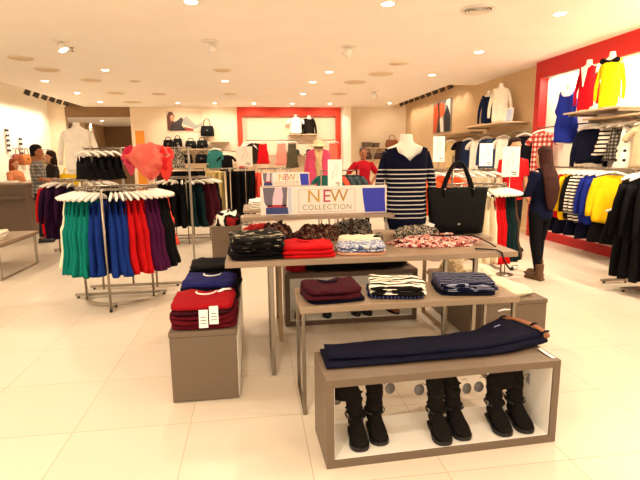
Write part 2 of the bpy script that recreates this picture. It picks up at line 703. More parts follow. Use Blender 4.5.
DL = [
    ((-0.602, 5.700, 3.220), 'nearest recessed downlight left of the picture centre, cut by the top edge'),
    ((1.551, 5.547, 3.220), 'recessed downlight near the top edge, left of the round ceiling vent'),
    ((3.731, 5.708, 3.220), 'recessed downlight right of the round ceiling vent, towards the red wall band'),
    ((3.736, 7.837, 3.220), 'recessed downlight below the round ceiling vent, above the dark bag'),
    ((3.784, 10.071, 3.220), 'recessed downlight beside the right ceiling slot with black spots'),
    ((1.570, 9.880, 3.220), 'recessed downlight above the right end of the new collection sign'),
    ((3.323, 13.164, 3.220), 'small far recessed downlight before the beige back corner'),
    ((-2.714, 9.990, 3.220), 'recessed downlight above the front round rack, beside an oval speaker'),
    ((-4.354, 11.440, 3.220), 'recessed downlight beside the left ceiling slot, nearer of two'),
    ((-4.364, 13.395, 3.220), 'recessed downlight beside the left ceiling slot, farther of two'),
    ((-0.540, 11.176, 3.220), 'recessed downlight above the left end of the red framed back bay'),
    ((1.410, 11.185, 3.220), 'recessed downlight above the right half of the red framed back bay'),
    ((1.400, 13.271, 3.220), 'far recessed downlight close to the top of the red frame'),
    ((-4.403, 15.414, 3.220), 'farthest left recessed downlight, before the dark opening'),
]
for p, lb in DL:
    downlight(p, lb)
for k, (x, y) in enumerate([(-2.6, 3.2), (2.9, 2.2), (-3.2, .6), (-.4, .9), (2.2, -.4), (-1.6, -1.6), (.9, -1.8), (4.2, 2.9), (-4.4, 3.4), (-4.6, 6.6)]):
    downlight((x, y), 'recessed downlight above the entrance, outside the picture', 1.2, 'downlights above the entrance')

for x, y, lb in ((-5.3, 18.6, 'left'), (-4.4, 19.2, 'right'), (-6.2, 20.2, 'far left')):
    downlight((x, y), 'downlight in the back room beyond the dark opening, ' + lb, .8, 'downlights in the back room', 2.92)

def gimbal(loc, label, aim):
    """a white tilting spotlight hanging just under the ceiling"""
    r = root('ceiling_spotlight', label, 'spotlight', (loc[0], loc[1], HC), 0, 'tilting ceiling spotlights')
    b = MB(); b.lathe([(.0, 0), (.12, 0), (.12, -.012), (.09, -.02), (.0, -.02)], seg=28)
    b.build('ceiling_plate', M_WHITE, r)
    q = Vector(aim).to_track_quat('-Z', 'Y').to_euler()
    b = MB(); b.lathe([(.0, .05), (.05, .045), (.062, .0), (.085, -.07), (.08, -.075), (.06, -.05), (0, -.05)], seg=24)
    h = b.build('lamp_head', M_WHITE, r, loc=(0, 0, -.085)); h.rotation_euler = q
    b = MB(); b.cyl(0, 0, -.056, -.05, .058, 20)
    g = b.build('lens', M_LAMP, h)
    lamp('bulb', 'SPOT', h, LAMP_W * .7, (0, 0, -.09), angle=100)
    return r
gimbal((-2.626, 7.607, 3.220), 'white tilting spotlight on the ceiling beside the small sprinkler', (.5, -.2, -1))
gimbal((-0.551, 7.474, 3.220), 'white tilting spotlight on the ceiling left of the picture centre', (.6, .3, -1))
gimbal((1.506, 7.606, 3.220), 'white tilting spotlight on the ceiling above the striped mannequin', (-.5, .3, -1))
gimbal((3.173, 12.574, 3.220), 'far tilting spotlight before the back corner shelf', (.3, .6, -1))

def vent(loc, rad, label, name='ceiling_vent', cat='air vent'):
    r = root(name, label, cat, (loc[0], loc[1], HC), 0, None)
    b = MB(); b.lathe([(rad * .9, 0), (rad, -.004), (rad * .97, -.016), (rad * .88, -.012)], seg=40)
    b.build('outer_ring', M_WHITE, r)
    b = MB()
    for k in range(4):
        q = rad * (.2 + .18 * k)
        b.lathe([(q, -.012), (q + rad * .1, -.022), (q + rad * .11, -.019), (q + .01, -.006)], seg=36)
    b.cyl(0, 0, -.02, -.004, rad * .12, 20)
    b.build('cone_rings', M_WHITE, r)
    b = MB(); b.cyl(0, 0, -.003, -.001, rad * .92, 36)
    b.build('dark_throat', plain('vent_throat', '5a4a38', .8), r)
vent((2.644, 5.620, 3.220), .2, 'large round ceiling vent with concentric rings near the top edge')
def speaker(loc, rad, label):
    r = root('ceiling_speaker', label, 'ceiling speaker', (loc[0], loc[1], HC), 0, 'round ceiling speakers')
    b = MB(); b.lathe([(0, -.012), (rad * .86, -.012), (rad * .87, -.018), (rad, -.014), (rad * 1.02, 0)], seg=32)
    b.build('rim', plain('grey_grille', 'f0e0c8', .7), r)
    b = MB(); b.cyl(0, 0, -.016, -.0125, rad * .8, 28)
    b.build('grille', plain('grey_grille_dark', 'e6d0b0', .8), r)
for (p, rad, lb) in [
    ((-3.745, 8.956, 3.220), .22, 'round ceiling speaker at the left edge of the picture'),
    ((-3.757, 10.019, 3.220), .25, 'round ceiling speaker above the left ceiling slot, nearer'),
    ((-3.353, 11.234, 3.220), .24, 'round ceiling speaker left, farther along than the downlights beside it'),
    ((-2.470, 11.309, 3.220), .13, 'small round ceiling speaker above the coral scarf'),
    ((-0.523, 9.820, 3.220), .2, 'pale round ceiling speaker left of the picture centre'),
    ((2.687, 8.858, 3.220), .22, 'round ceiling speaker above the striped mannequin, nearest of the three'),
    ((2.660, 9.973, 3.220), .3, 'round ceiling speaker above the striped mannequin, second of the three'),
    ((2.362, 11.120, 3.220), .3, 'round ceiling speaker above the striped mannequin, third of the three'),
    ((2.378, 13.114, 3.220), .26, 'far round ceiling speaker before the white column'),
    ((-3.402, 13.340, 3.220), .25, 'far round ceiling speaker before the dark opening'),
    ((-3.458, 15.373, 3.220), .3, 'farthest round ceiling speaker before the poster of the lying woman'),
    ((-2.365, 13.480, 3.220), .22, 'far round ceiling speaker above the poster of the lying woman'),
    ((-0.531, 13.378, 3.220), .2, 'far small round ceiling speaker before the red frame'),
]:
    speaker(p, rad * .85, lb)
r = root('sprinkler', 'small dark fire sprinkler hanging from the ceiling at left', 'sprinkler', (-2.644, 8.081, 3.220))
b = MB(); b.lathe([(0, 0), (.03, 0), (.03, -.008), (.008, -.01), (.008, -.05), (0, -.05)], seg=14)
b.build('pipe', M_STEEL, r)
b = MB(); b.lathe([(0, -.05), (.025, -.052), (.025, -.056), (0, -.056)], seg=14)
b.build('deflector', plain('dark_metal', '4a3a2a', .5, .8), r)
def track(name, x0, y0, x1, y1, z, n, aim, label, lit):
    r = root(name, label, 'track', (x0, y0, 0))
    b = MB(); b.tube([(0, 0, z), (x1 - x0, y1 - y0, z)], .02, 6)
    for k in range(3):
        b.cyl((x1 - x0) * (k + .5) / 3, (y1 - y0) * (k + .5) / 3, z, HC + .358, .012, 8)
    b.build('rail', plain('dark_metal', '4a3a2a', .5, .8), r)
    dk = plain('black_spot', '3a2e22', .5)
    for k in range(n):
        t = (k + .5) / n
        p = Vector((x0 + (x1 - x0) * t, y0 + (y1 - y0) * t, z - .13))
        side = 'left' if x0 < 0 else 'right'
        q = root('track_spotlight', '%s of the black spotlights in the %s ceiling slot, counted from near' % (ORD[k], side), 'spotlight', p, 0, 'black spotlights in the %s ceiling slot' % side)
        b = MB(); b.cyl(0, 0, 0, .115, .012, 10)
        b.build('stem', dk, q)
        h = MB(); h.lathe([(0, .08), (.06, .075), (.07, 0), (.075, -.09), (.065, -.09), (.06, -.06), (0, -.06)], seg=18)
        h = h.build('lamp_head', dk, q); h.rotation_euler = Vector(aim).to_track_quat('-Z', 'Y').to_euler()
        if k in lit:
            b = MB(); b.cyl(0, 0, -.075, -.07, .055, 16)
            b.build('lens', M_LAMP, h)
        lamp('bulb', 'SPOT', h, LAMP_W * (.12 if x0 > 0 else .5), (0, 0, -.1), angle=110)
track('lighting_track', 4.95, 11.7, 4.95, 16.2, HC + .2, 9, (.55, 0, -1), 'dark lighting track in the right ceiling slot', (1,))
track('lighting_track', -5.6, 13.3, -5.6, 16.4, HC + .18, 6, (-.55, 0, -1), 'dark lighting track in the left ceiling slot', (4, 5))
# surface spots that wash the shelves on the right wall and the back bay
for k, (x, y, aim) in enumerate([(4.2, 4.3, (.6, 1.7, -1)), (4.2, 3.5, (.6, 1.5, -1)), (4.3, 2.6, (.8, 1.6, -1)), (.1, 15.6, (0, .8, -1)), (1.3, 15.6, (0, .8, -1)), (2.5, 15.6, (0, .8, -1)), (-2.2, 15.6, (0, .8, -1)), (-1.1, 15.6, (0, .8, -1)), (4.4, 15.4, (.3, .8, -1))]):
    r = root('recessed_wall_washer', 'recessed wall washer light before the %s display wall, flush in the ceiling' % ('right' if k < 3 else 'back'), 'ceiling light', (x, y, HC), 0, 'wall washers before the %s wall' % ('right' if k < 3 else 'back'))
    b = MB(); b.lathe([(.05, 0), (.075, -.002), (.075, 0)], seg=24)
    b.build('trim_ring', M_CEIL, r)
    inst('lens', LENS, r, scale=(.75, .75, 1))
    lamp('bulb', 'SPOT', r, LAMP_W * (1.8 if k < 3 else .9 if k < 8 else .35), (0, 0, -.03), Vector(aim).to_track_quat('-Z', 'Y').to_euler(), angle=115)

r = root('added_fill_strip', 'added fill light strip under the red band, brightening the right wall', 'light strip', (5.27, 6.4, HC - .302))  # added fill light, put under the band only to brighten the right wall
b = MB(); b.box(-.015, -2.0, -.018, .015, 2.0, 0); b.build('channel', M_STEEL, r)
l = bpy.data.lights.new('wall_fill_glow', 'AREA')
l.shape = 'RECTANGLE'; l.size = 3.9; l.size_y = .03; l.energy = LAMP_W * 0.8; l.color = WARM
o = bpy.data.objects.new('wall_fill_glow', l); COL.objects.link(o); o.parent = r
o.location = (0, 0, -.022)
o.rotation_euler = (Matrix.Rotation(R(-12), 4, 'Y') @ Matrix.Rotation(R(90), 4, 'Z')).to_euler()

# ---------------------------------------------------------------- display furniture
def open_box(name, label, cat, loc, rotz, w, d, h, th, frame, lining, back=False):
    """an open-fronted display box on the floor, long side along x, front at y = 0"""
    r = root(name, label, cat, loc, rotz)
    for nm, c in (('top_board', (0, 0, h - th, w, d, h)), ('base_board', (0, 0, 0, w, d, th)),
                  ('side_board', (0, 0, th, th, d, h - th)), ('side_board', (w - th, 0, th, w, d, h - th))):
        b = MB(); b.box(*c)
        b.build(nm, frame, r, bevel=.002)
    b = MB()
    e = .004
    b.box(th, .012, th, w - th, d, th + e)
    b.box(th, .012, h - th - e, w - th, d, h - th)
    b.box(th, .012, th + e, th + e, d, h - th - e)
    b.box(w - th - e, .012, th + e, w - th, d, h - th - e)
    if back:
        b.box(th, d - .012, th, w - th, d - .004, h - th)
    b.build('white_lining', lining, r)
    return r
open_box('display_box', 'low taupe open display box in the foreground holding black boots under navy trousers', 'display box', (.319, 2.16, 0), R(2.07), 1.272, .362, .475, .04, M_TAUPE, M_WHITE)
open_box('display_box', 'dark brown framed open box holding shoes, under the tall tables', 'display box', (.255, 4.26, 0), 0, 1.26, .36, .5, .045, M_DARKWOOD, M_WHITE, True)

def solid_box(label, x0, y0, x1, y1, h, rotz=0., m=M_TAUPE):
    r = root('display_plinth', label, 'plinth', ((x0 + x1) / 2, (y0 + y1) / 2, 0), rotz)
    w, d = (x1 - x0) / 2, (y1 - y0) / 2
    b = MB(); b.box(-w + .004, -d + .004, .006, w - .004, d - .004, h - .036)
    b.build('body', m, r, bevel=.003)
    b = MB(); b.box(-w, -d, h - .034, w, d, h)
    b.build('top_board', m, r, bevel=.003)
    b = MB(); b.box(-w + .02, -d + .02, 0, w - .02, d - .02, .006)
    b.build('kick', M_DARKWOOD, r)
    b = MB(); b.box(w - .006, -d + .02, .02, w + .001, d - .02, h - .05)
    b.build('white_side_panel', M_WHITE, r)
    return r
solid_box('taupe plinth in the left foreground carrying red, navy and black folded tops', -.56, 2.96, -.135, 4.38, .475)
solid_box('taupe plinth with cream knitwear on it, right of the low nesting table', 1.78, 3.49, 2.352, 4.7, .39)
solid_box('small taupe plinth left behind the tall table with a red and black heap', -.66, 7.38, -.2, 7.95, .52)
solid_box('taupe plinth far back with black bags on it, before the shelf wall', (-1.848, 14.976, 0.000)[0], 14.6, (-1.330, 14.853, 0.000)[0] + .05, 15.2, .55)

def bar_table(label, x0, y0, x1, y1, h, inset, metal, top, rotz=0., th=.04, sq=.03):
    r = root('display_table', label, 'table', (x0, y0, 0), rotz)
    w, d = x1 - x0, y1 - y0
    b = MB(); b.box(0, 0, h - th, w, d, h)
    b.build('tabletop', top, r, bevel=.003)
    for x in (inset, w - inset - sq):
        for y in (.02, d - .02 - sq):
            b = MB(); b.box(x, y, 0, x + sq, y + sq, h - th)
            b.build('leg', metal, r, bevel=.002)
        b = MB(); b.box(x, .02 + sq, 0, x + sq, d - .02 - sq, sq * .8)
        b.build('floor_bar', metal, r, bevel=.002)
        b = MB(); b.box(x, .02 + sq, h - th - sq, x + sq, d - .02 - sq, h - th)
        b.build('cross_bar', metal, r, bevel=.002)
    return r
bar_table('tall taupe display table on chrome legs with folded sweaters along its front', -.21, 3.24, 1.92, 3.86, .85, .3, M_CHROME, M_TAUPE_TOP)
bar_table('tall display table on tan legs behind the front one, carrying the sign and striped mannequin', -.2, 3.88, 2.05, 4.5, .85, .38, M_TAN, M_TAUPE_TOP)
bar_table('lower nesting display table on chrome legs holding three folded stacks', .245, 2.67, 1.61, 3.1, .69, .01, M_CHROME, M_TAUPE_TOP, sq=.022)
bar_table('low taupe table cut by the left edge with white folded tops on it', -4.5, 6.56, -3.24, 7.7, .5, .04, M_STEEL, M_TAUPE_TOP)
bar_table('table in the middle of the shop with a white folded pile and the smaller sign', -.16, 7.0, 1.35, 7.9, .8, .1, M_STEEL, M_TAUPE_TOP)

# riser shelf that carries the sign
r = root('riser_shelf', 'narrow taupe riser shelf on two posts carrying the large new collection sign', 'shelf', (0, 4.1, .85))
b = MB(); b.box(-.09, -.13, .185, 1.19, .13, .215)
b.build('shelf_board', M_TAUPE_TOP, r, bevel=.002)
for px in ((0.224, 4.100, 0.978)[0], (0.838, 4.100, 0.959)[0]):
    b = MB(); b.box(px - .014, -.014, .006, px + .014, .014, .185)
    b.build('post', plain('dark_metal', '4a3a2a', .5, .8), r)
    b = MB(); b.box(px - .05, -.09, 0, px + .05, .09, .006)
    b.build('foot_plate', plain('dark_metal', '4a3a2a', .5, .8), r)
r = root('riser_shelf', 'small riser shelf carrying the smaller new collection sign farther back', 'shelf', (.1, 7.35, .8))
b = MB(); b.box(0, -.1, .3, .85, .1, .325)
b.build('shelf_board', M_TAUPE_TOP, r, bevel=.002)
for px in (.1, .75):
    b = MB(); b.box(px - .014, -.014, 0, px + .014, .014, .3)
    b.build('post', M_STEEL, r)

def text_verts(s, size, cx, cz, y, spacing=1.0):
    cu = bpy.data.curves.new('lettering', 'FONT')
    cu.body = s
    cu.size = size
    cu.align_x = 'CENTER'
    cu.align_y = 'CENTER'
    cu.extrude = .0008
    cu.space_character = spacing
    o = bpy.data.objects.new('lettering', cu)
    COL.objects.link(o)
    dg = bpy.context.evaluated_depsgraph_get()
    dg.update()
    me = bpy.data.meshes.new_from_object(o.evaluated_get(dg))
    v = [(p.co.x + cx, y - p.co.z, p.co.y + cz) for p in me.vertices]
    f = [tuple(p.vertices) for p in me.polygons]
    bpy.data.objects.remove(o)
    bpy.data.curves.remove(cu)
    bpy.data.meshes.remove(me)
    return v, f
def sign(label, loc, w, h, full=True):
    r = root('collection_sign', label, 'sign', loc)
    b = MB(); b.box(0, -.006, 0, w, .006, h)
    b.build('board', plain('sign_white', 'f4e8de', .5), r, bevel=.001)
    def rel(x):
        return x * w
    Y = -.0075
    def poly(name, pts, hexc):
        v = [(rel(u), Y, q * h) for u, q in pts] + [(rel(u), -.006, q * h) for u, q in pts]
        n = len(pts)
        b = MB(); b.add(v, [tuple(range(n)), tuple(range(n, 2 * n))[::-1]] + [(i, (i + 1) % n, (i + 1) % n + n, i + n) for i in range(n)])
        return b.build(name, plain('print_' + hexc, hexc, .55), r)
    poly('printed_jacket', [(.02, .98), (.03, .45), (.05, .3), (.09, .3), (.095, .62), (.115, .98)], '6f6673')
    poly('printed_jacket', [(.165, .98), (.175, .72), (.165, .3), (.20, .3), (.205, .7), (.21, .98)], '6f6673')
    poly('printed_blouse', [(.115, .98), (.095, .62), (.09, .36), (.165, .36), (.175, .72), (.165, .98)], 'e6c6d6')
    poly('printed_belt', [(.055, .36), (.055, .27), (.2, .27), (.2, .36)], 'b8303a')
    poly('printed_jeans', [(.04, .27), (.04, .03), (.215, .03), (.21, .27)], '2f3f78')
    poly('printed_blue_block', [(.80, .9), (.81, .45), (.825, .03), (1.0 - .008, .03), (.985, .5), (.985, .9)], '2a35b8')
    poly('printed_pale_edge', [(.215, .97), (.215, .05), (.24, .05), (.235, .5), (.24, .97)], 'c9cfe0')
    fr = MB()
    for x0, z0, x1, z1 in ((.295, .07, .745, .085), (.295, .87, .745, .885), (.295, .07, .299, .885), (.741, .07, .745, .885)):
        fr.box(rel(x0), -.0072, z0 * h, rel(x1), -.006, z1 * h)
    fr.build('printed_outline', plain('print_line', 'b9a790', .6), r)
    for ch, u, hexc in (('N', .415, 'c79a1e'), ('E', .515, 'b8325a'), ('W', .615, 'b88a2a')):
        b = MB(); b.add(*text_verts(ch, h * .64, rel(u), h * .62, Y))
        b.build('letter', plain('print_' + hexc, hexc, .55), r)
    b = MB(); b.add(*text_verts('COLLECTION', h * .27, rel(.52), h * .235, Y, 1.12))
    b.build('lettering', plain('print_sage', '9c9a6a', .55), r)
    return r
sign('large white NEW COLLECTION sign with a blue block, on the riser shelf', (.055, 4.1, 1.0655), 1.1, .24)
sign('smaller white NEW COLLECTION sign behind the large one, farther back', (.13, 7.35, 1.1255), .72, .2)

# ---------------------------------------------------------------- folded garments
def folded_mb(w, d, h, seed, soft=.35, notch=0.):
    m = MB()
    n = 52
    rg = []
    for z, q in ((.0, .95), (.12, .99), (.5, 1.0), (.85, .985), (1.0, .93), (1.02, .6), (1.02, .2)):
        r = []
        for k in range(n):
            t = 2 * pi * k / n
            u, v = math.cos(t), math.sin(t)
            u = math.copysign(abs(u) ** soft, u)
            v = math.copysign(abs(v) ** soft, v)
            nz = noise.noise(Vector((u * 2.2 + seed * 3.1, v * 2.2, z)))
            e = 1 + .07 * nz
            if notch and v > 0 and abs(u) < .34 and z > .1:
                v *= 1 - notch * (1 - (u / .34) ** 2)
            zz = z * h + (.017 * noise.noise(Vector((u * q * 2.6 + seed, v * q * 2.4, 7.7))) if z > .8 else 0)
            r.append((w / 2 * u * q * e, d / 2 * v * q * e, zz))
        rg.append(r)
    m.rings(rg, True, True)
    # the fold seams that show on the front edge
    m.tube([(-w * .44, -d * .492, h * .5), (-w * .2, -d * .505, h * .46), (w * .1, -d * .50, h * .5), (w * .44, -d * .492, h * .46)], h * .09, 6)
    return m
def collar(m_, w, d, h, r, mat_, yy=.28):
    b = MB()
    b.tube([(w * .17 * math.cos(a), d * yy - d * .2 * math.sin(a), h + .004) for a in [pi * k / 12 for k in range(13)]], .007, 6, flat=.8)
    b.build('neck_band', mat_, r)
def stack(cx, cy, z0, items, rotz, group, place, jitter=.01, cat='sweater'):
    """items from the bottom up: (material, label words, width, depth, height, band material or None)"""
    z = z0
    n = len(items)
    names = [i[1] for i in items]
    rnd = random.Random(int(cx * 1000 + cy * 77))
    seen = {}
    for k, (mt, words, w, d, h, band) in enumerate(items):
        seen[words] = seen.get(words, 0) + 1
        c = names.count(words)
        where = 'topmost' if k == n - 1 else ('bottommost' if k == 0 else '%s from bottom' % ORD[k])
        lb = 'folded %s, %s in the stack %s' % (words, where, place)
        r = root(('folded_shirt' if cat == 'top' else 'folded_' + cat), lb, cat, (cx + rnd.uniform(-jitter, jitter), cy + rnd.uniform(-jitter, jitter), z), rotz + rnd.uniform(-.06, .06), group)
        folded_mb(w, d, h, rnd.random() * 9, notch=.5 if band else 0.).build('folded_cloth', mt, r)
        if band:
            collar(None, w, d, h, r, band)
        z += h + .002
    return r, z
NAVY = cloth('0b0d22'); MAROON = cloth('3c0c18'); RED = cloth('c01016'); BLACK = cloth('0e0c0e'); DRED = cloth('980e18')
CREAM = cloth('eee0c4'); WHITEC = cloth('f4eee2'); TEAL = cloth('087468'); BLUE = cloth('14307c'); PURPLE = cloth('48123c')
DTEAL = cloth('0a2022'); BROWN = cloth('4c3426'); YELLOW = cloth('f0c010'); CORAL = cloth('e8503c'); PINK = cloth('e0547a'); DPURP = cloth('2c1030')
BEIGE = cloth('d8c08c'); OLIVE = cloth('4c4632'); DENIM = cloth('2a3a5c'); GREYC = cloth('b8ac98'); ORANGE = cloth('e2562a'); ROYAL = cloth('18267c')
TEALJ = cloth('2c6c66')
NORDIC = printed('dark_nordic_knit', ['0c0a09', '141110', '0c0a09', 'b8ac98', '12100e', '4c463c', '0c0a09', '181512'], 46, 'voronoi', (.55, 1.1, 1))
BLUEPRINT = printed('blue_white_print', ['3c4878', 'c8ccd8', '4c5c90', 'e8e4e0', '6874a4'], 16, 'noise', (1, 2, 1))
PINKPRINT = printed('coral_black_print', ['e0c8bc', '1a1212', 'c86a60', 'e8d4c8', 'b8504c', '201616', 'd88878'], 17, 'noise', (.8, 2.4, 1))
GREYPRINT = printed('grey_animal_print', ['3a342e', 'b8aa98', '6a6058', '1c1814', '9a8c7c'], 26, 'noise', (1, 1.6, 1))
DARKPRINT = printed('black_red_print', ['140c0c', '3a1010', '140c0c', '6a4a3a', '1c1414', '8a6a5a'], 24, 'noise')
ZEBRA = striped('cream_black_stripes', '15120f', 'f2e8d6', 'Y', .062, .58, wob=.05)
NAVYSTR = striped('navy_fine_stripes', '14163a', '5c6488', 'X', .024, .22, wob=.02)
PINSTR = striped('navy_pin_stripes', '101230', '9a9cb4', 'Y', .03, .16, wob=.05)

c = (-0.019, 3.668, 0.850)
stack(.005, 3.475, .85, [(BLACK, 'black knit', .40, .40, .026, None), (BLACK, 'black knit', .40, .40, .026, None), (NORDIC, 'dark patterned knit', .39, .42, .03, None), (NORDIC, 'dark patterned knit', .385, .44, .032, None), (NORDIC, 'dark patterned knit', .375, .44, .036, None)], R(4), 'dark patterned sweaters on the tall table', 'at the tall table’s left end')
c = (0.375, 3.592, 0.850)
stack(c[0] - .01, 3.45, .85, [(RED, 'bright red knit', .40, .34, .024, None), (RED, 'bright red knit', .39, .34, .026, None), (RED, 'bright red knit', .38, .33, .03, RED)], R(-2), 'red sweaters on the tall table', 'beside the dark patterned knits')
c = (0.780, 3.514, 0.850)
stack(c[0] - .0, 3.46, .85, [(cloth('e4a884'), 'peach top', .36, .32, .018, None), (BLUEPRINT, 'blue printed top', .36, .30, .022, None), (BLUEPRINT, 'blue printed top', .35, .27, .024, WHITEC)], R(-5), 'printed tops on the tall table', 'right of the red ones', cat='top')
c = (0.827, 3.762, 0.900)
r = root('folded_shirt', 'cream top laid on the back of the blue and white printed pile', 'top', (c[0], 3.7, .852), R(-6), 'cream tops on the tall table')
folded_mb(.34, .2, .07, 4.4).build('folded_cloth', CREAM, r)
# low nesting table
c = (0.458, 2.787, 0.690)
stack(c[0], 2.875, .69, [(NAVY, 'navy knit', .36, .34, .022, None), (MAROON, 'maroon knit', .355, .34, .026, None), (MAROON, 'maroon knit', .35, .33, .028, NAVY)], R(3), 'maroon sweaters on the low table', 'at the low table’s left end')
c = (0.890, 2.776, 0.690)
stack(c[0] - .01, 2.88, .69, [(NAVYSTR, 'navy striped knit', .36, .33, .02, None), (ZEBRA, 'cream striped knit', .355, .33, .026, None), (ZEBRA, 'cream striped knit', .35, .33, .028, None)], R(-10), 'striped sweaters on the low table', 'mid low table')
c = (1.349, 2.809, 0.690)
stack(c[0] - .015, 2.885, .69, [(NAVY, 'navy knit', .37, .33, .022, None), (PINSTR, 'pinstriped navy knit', .365, .33, .026, None), (PINSTR, 'pinstriped navy knit', .36, .32, .028, None)], R(-9), 'navy sweaters on the low table', 'at the low table’s right end')
# left plinth: three stacks one behind the other
BURG = cloth('5c0c18')
rr, zz = stack(-.35, 3.19, .475, [(BURG, 'burgundy top', .415, .42, .03, None)] * 3 + [(MAROON, 'dark burgundy top', .41, .41, .03, None), (DRED, 'red top', .40, .40, .035, WHITEC)], R(-3), 'red tops on the left plinth', 'at the left plinth’s front', .006, 'top')
for dx, dz in ((.02, -.012), (.085, .01)):
    b = MB(); b.box(-.028, -.0012, -.095, .028, .0012, .02)
    o = b.build('price_tag', M_TAG, rr, loc=(dx, -.215, dz))
    o.rotation_euler = (R(-6), 0, R(4))
    b = MB()
    for q in range(3):
        b.box(-.018, -.002, -.07 + q * .02, .018, -.0012, -.064 + q * .02)
    b.build('printed_lines', M_INK, o)
b = MB(); b.tube([(.08, .08, .037), (.12, .11, .05), (.165, .13, .045)], .018, 8, flat=.3); b.build('white_label', M_TAG, rr)
stack(-.35, 3.64, .475, [(BLACK, 'black top', .41, .4, .034, None), (BLACK, 'black top', .41, .4, .034, None), (NAVY, 'navy top', .41, .4, .034, None), (NAVY, 'navy top', .4, .4, .034, None), (cloth('20205c'), 'blue top', .39, .38, .036, WHITEC)], R(-4), 'navy tops on the left plinth', 'mid left plinth', .006, 'top')
stack(-.345, 4.09, .475, [(BLACK, 'black top', .41, .4, .04, None)] * 4 + [(BLACK, 'black top', .4, .38, .04, None)], R(-2), 'black tops on the left plinth', 'at the left plinth’s rear', .006, 'top')
# right plinth
r = root('folded_sweater', 'cream knit sweater laid on the right taupe plinth', 'sweater', (2.06, 3.82, .39), R(12))
folded_mb(.46, .52, .055, 2.2, .5).build('folded_cloth', CREAM, r)
collar(None, .46, .5, .055, r, CREAM)
# white tops: left edge table and middle table
for k, (x, y, n) in enumerate(((-3.55, 6.95, 3), (-4.0, 7.0, 4))):
    stack(x, y, .5, [(WHITEC if q % 2 else CREAM, ('white top' if q % 2 else 'cream top'), .38, .34, .035, None) for q in range(n)], R(8), 'white tops on the left edge table', ('nearer on the left edge table', 'farther left on that left edge table')[k], .012, 'top')
stack(.1, 7.3, .8, [(WHITEC, 'white top', .34, .32, .03, None)] * 4, R(5), 'white tops on the middle table', 'left of the small sign', .01, 'top')

# ---------------------------------------------------------------- heaps of scarves and a cap
def heap_mb(w, d, h, seed, rough=.25, freq=3.0):
    m = MB()
    n, k = 40, 16
    rg = []
    for j in range(k + 1):
        t = pi / 2 * (1 - j / k)
        rr_ = math.cos(t) ** .7 if j else .02
        z0 = math.sin(t)
        r = []
        for i in range(n):
            a = 2 * pi * i / n
            x, y = math.cos(a) * rr_, math.sin(a) * rr_
            q = 1 + rough * noise.noise(Vector((x * freq + seed, y * freq, z0 * 2)))
            fo = rough * .8 * abs(noise.noise(Vector((x * freq * 1.7 + seed * 2, y * freq * 2.2, 3.0))))
            z = max(0.0, z0 ** .8 * (1 + rough * noise.noise(Vector((x * freq, y * freq + seed, 9.)))) + (fo if j < k - 1 else 0) - rough * .2)
            if j == k:
                z = 0
            r.append((w / 2 * x * q, d / 2 * y * q, z * h))
        rg.append(r)
    m.rings(rg, True, True)
    return m
def scarf(name, label, cat, mt, loc, w, d, h, seed, rotz=0., rough=.3, freq=3., group=None):
    o = heap_mb(w, d, h, seed, rough, freq).build(name, mt, None, loc=loc, rotz=rotz)
    return tag(o, label, cat, group)
c = (1.442, 3.598, 0.850)
r = root('printed_scarf', 'coral, white and black printed scarf spread on the right of the tall table', 'scarf', (c[0], c[1] + .03, .85), R(-2))
heap_mb(.72, .3, .07, 3.3, .38, 4.).build('cloth', PINKPRINT, r)
b = MB()
b.tube([(-.05, .02, .075), (.08, -.05, .078), (.2, -.02, .075), (.27, -.06, .072), (.31, -.1, .06), (.345, -.05, .045), (.39, -.12, .02), (.4, -.19, .005)], .009, 6, flat=.6)
b.build('black_cord', BLACK, r)
b = MB()
p0 = Vector((1.80, 3.262, .86))
r = root('belt', 'black leather belt hanging off the right front edge of the tall table', 'belt', (1.78, 3.24, .85))
b.tube([(-.14, .12, .008), (-.07, .07, .011), (-.02, .02, .012), (.005, -.008, -.0), (.02, -.012, -.05), (.05, -.012, -.1), (.075, -.012, -.13), (.1, -.012, -.12)], .014, 8, flat=.35)
b.build('strap', M_BLACKLEATHER, r)
b = MB(); b.tube([(.09, -.012, -.14), (.13, -.012, -.13), (.13, -.012, -.10), (.09, -.012, -.105)], .004, 6, closed=True)
b.build('buckle', M_CHROME, r)
scarf('dark_scarf', 'black and red printed scarf heaped behind the red sweaters', 'scarf', DARKPRINT, ((0.529, 4.411, 0.850)[0], 4.0, .85), .42, .2, .13, 1.2)
scarf('grey_scarf', 'grey and white printed scarf heaped behind the blue printed tops', 'scarf', GREYPRINT, ((0.859, 4.343, 0.850)[0] + .02, 4.28, .85), .40, .24, .13, 5.1)
scarf('grey_scarf', 'grey animal-print scarf heaped at the foot of the striped mannequin', 'scarf', GREYPRINT, ((1.375, 4.237, 0.850)[0], 3.93, .85), .42, .12, .11, 7.4)
scarf('dark_scarf', 'dark printed scarf heaped behind the dark patterned knits', 'scarf', DARKPRINT, ((0.179, 4.306, 0.850)[0], 4.02, .85), .26, .24, .15, 8.8)
scarf('red_scarf', 'red scarf lying at the back left of the tall tables', 'scarf', cloth('a82420'), ((0.032, 4.844, 0.850)[0], 4.36, .85), .3, .18, .1, 3.8)
r = root('rolled_scarf', 'dark rolled scarf with grey ends standing right of the printed tops', 'scarf', ((0.990, 3.780, 0.850)[0], 3.76, .85), R(70))
b = MB(); b.tube([(-.1, 0, .04), (-.05, .005, .042), (0, 0, .04), (.06, -.005, .042), (.1, 0, .04)], .04, 14); b.build('roll', GREYPRINT, r)
b = MB(); b.tube([(-.115, 0, .04), (-.08, 0, .04)], .043, 14); b.build('dark_end', BLACK, r)
c = (2.034, 4.673, 0.390)
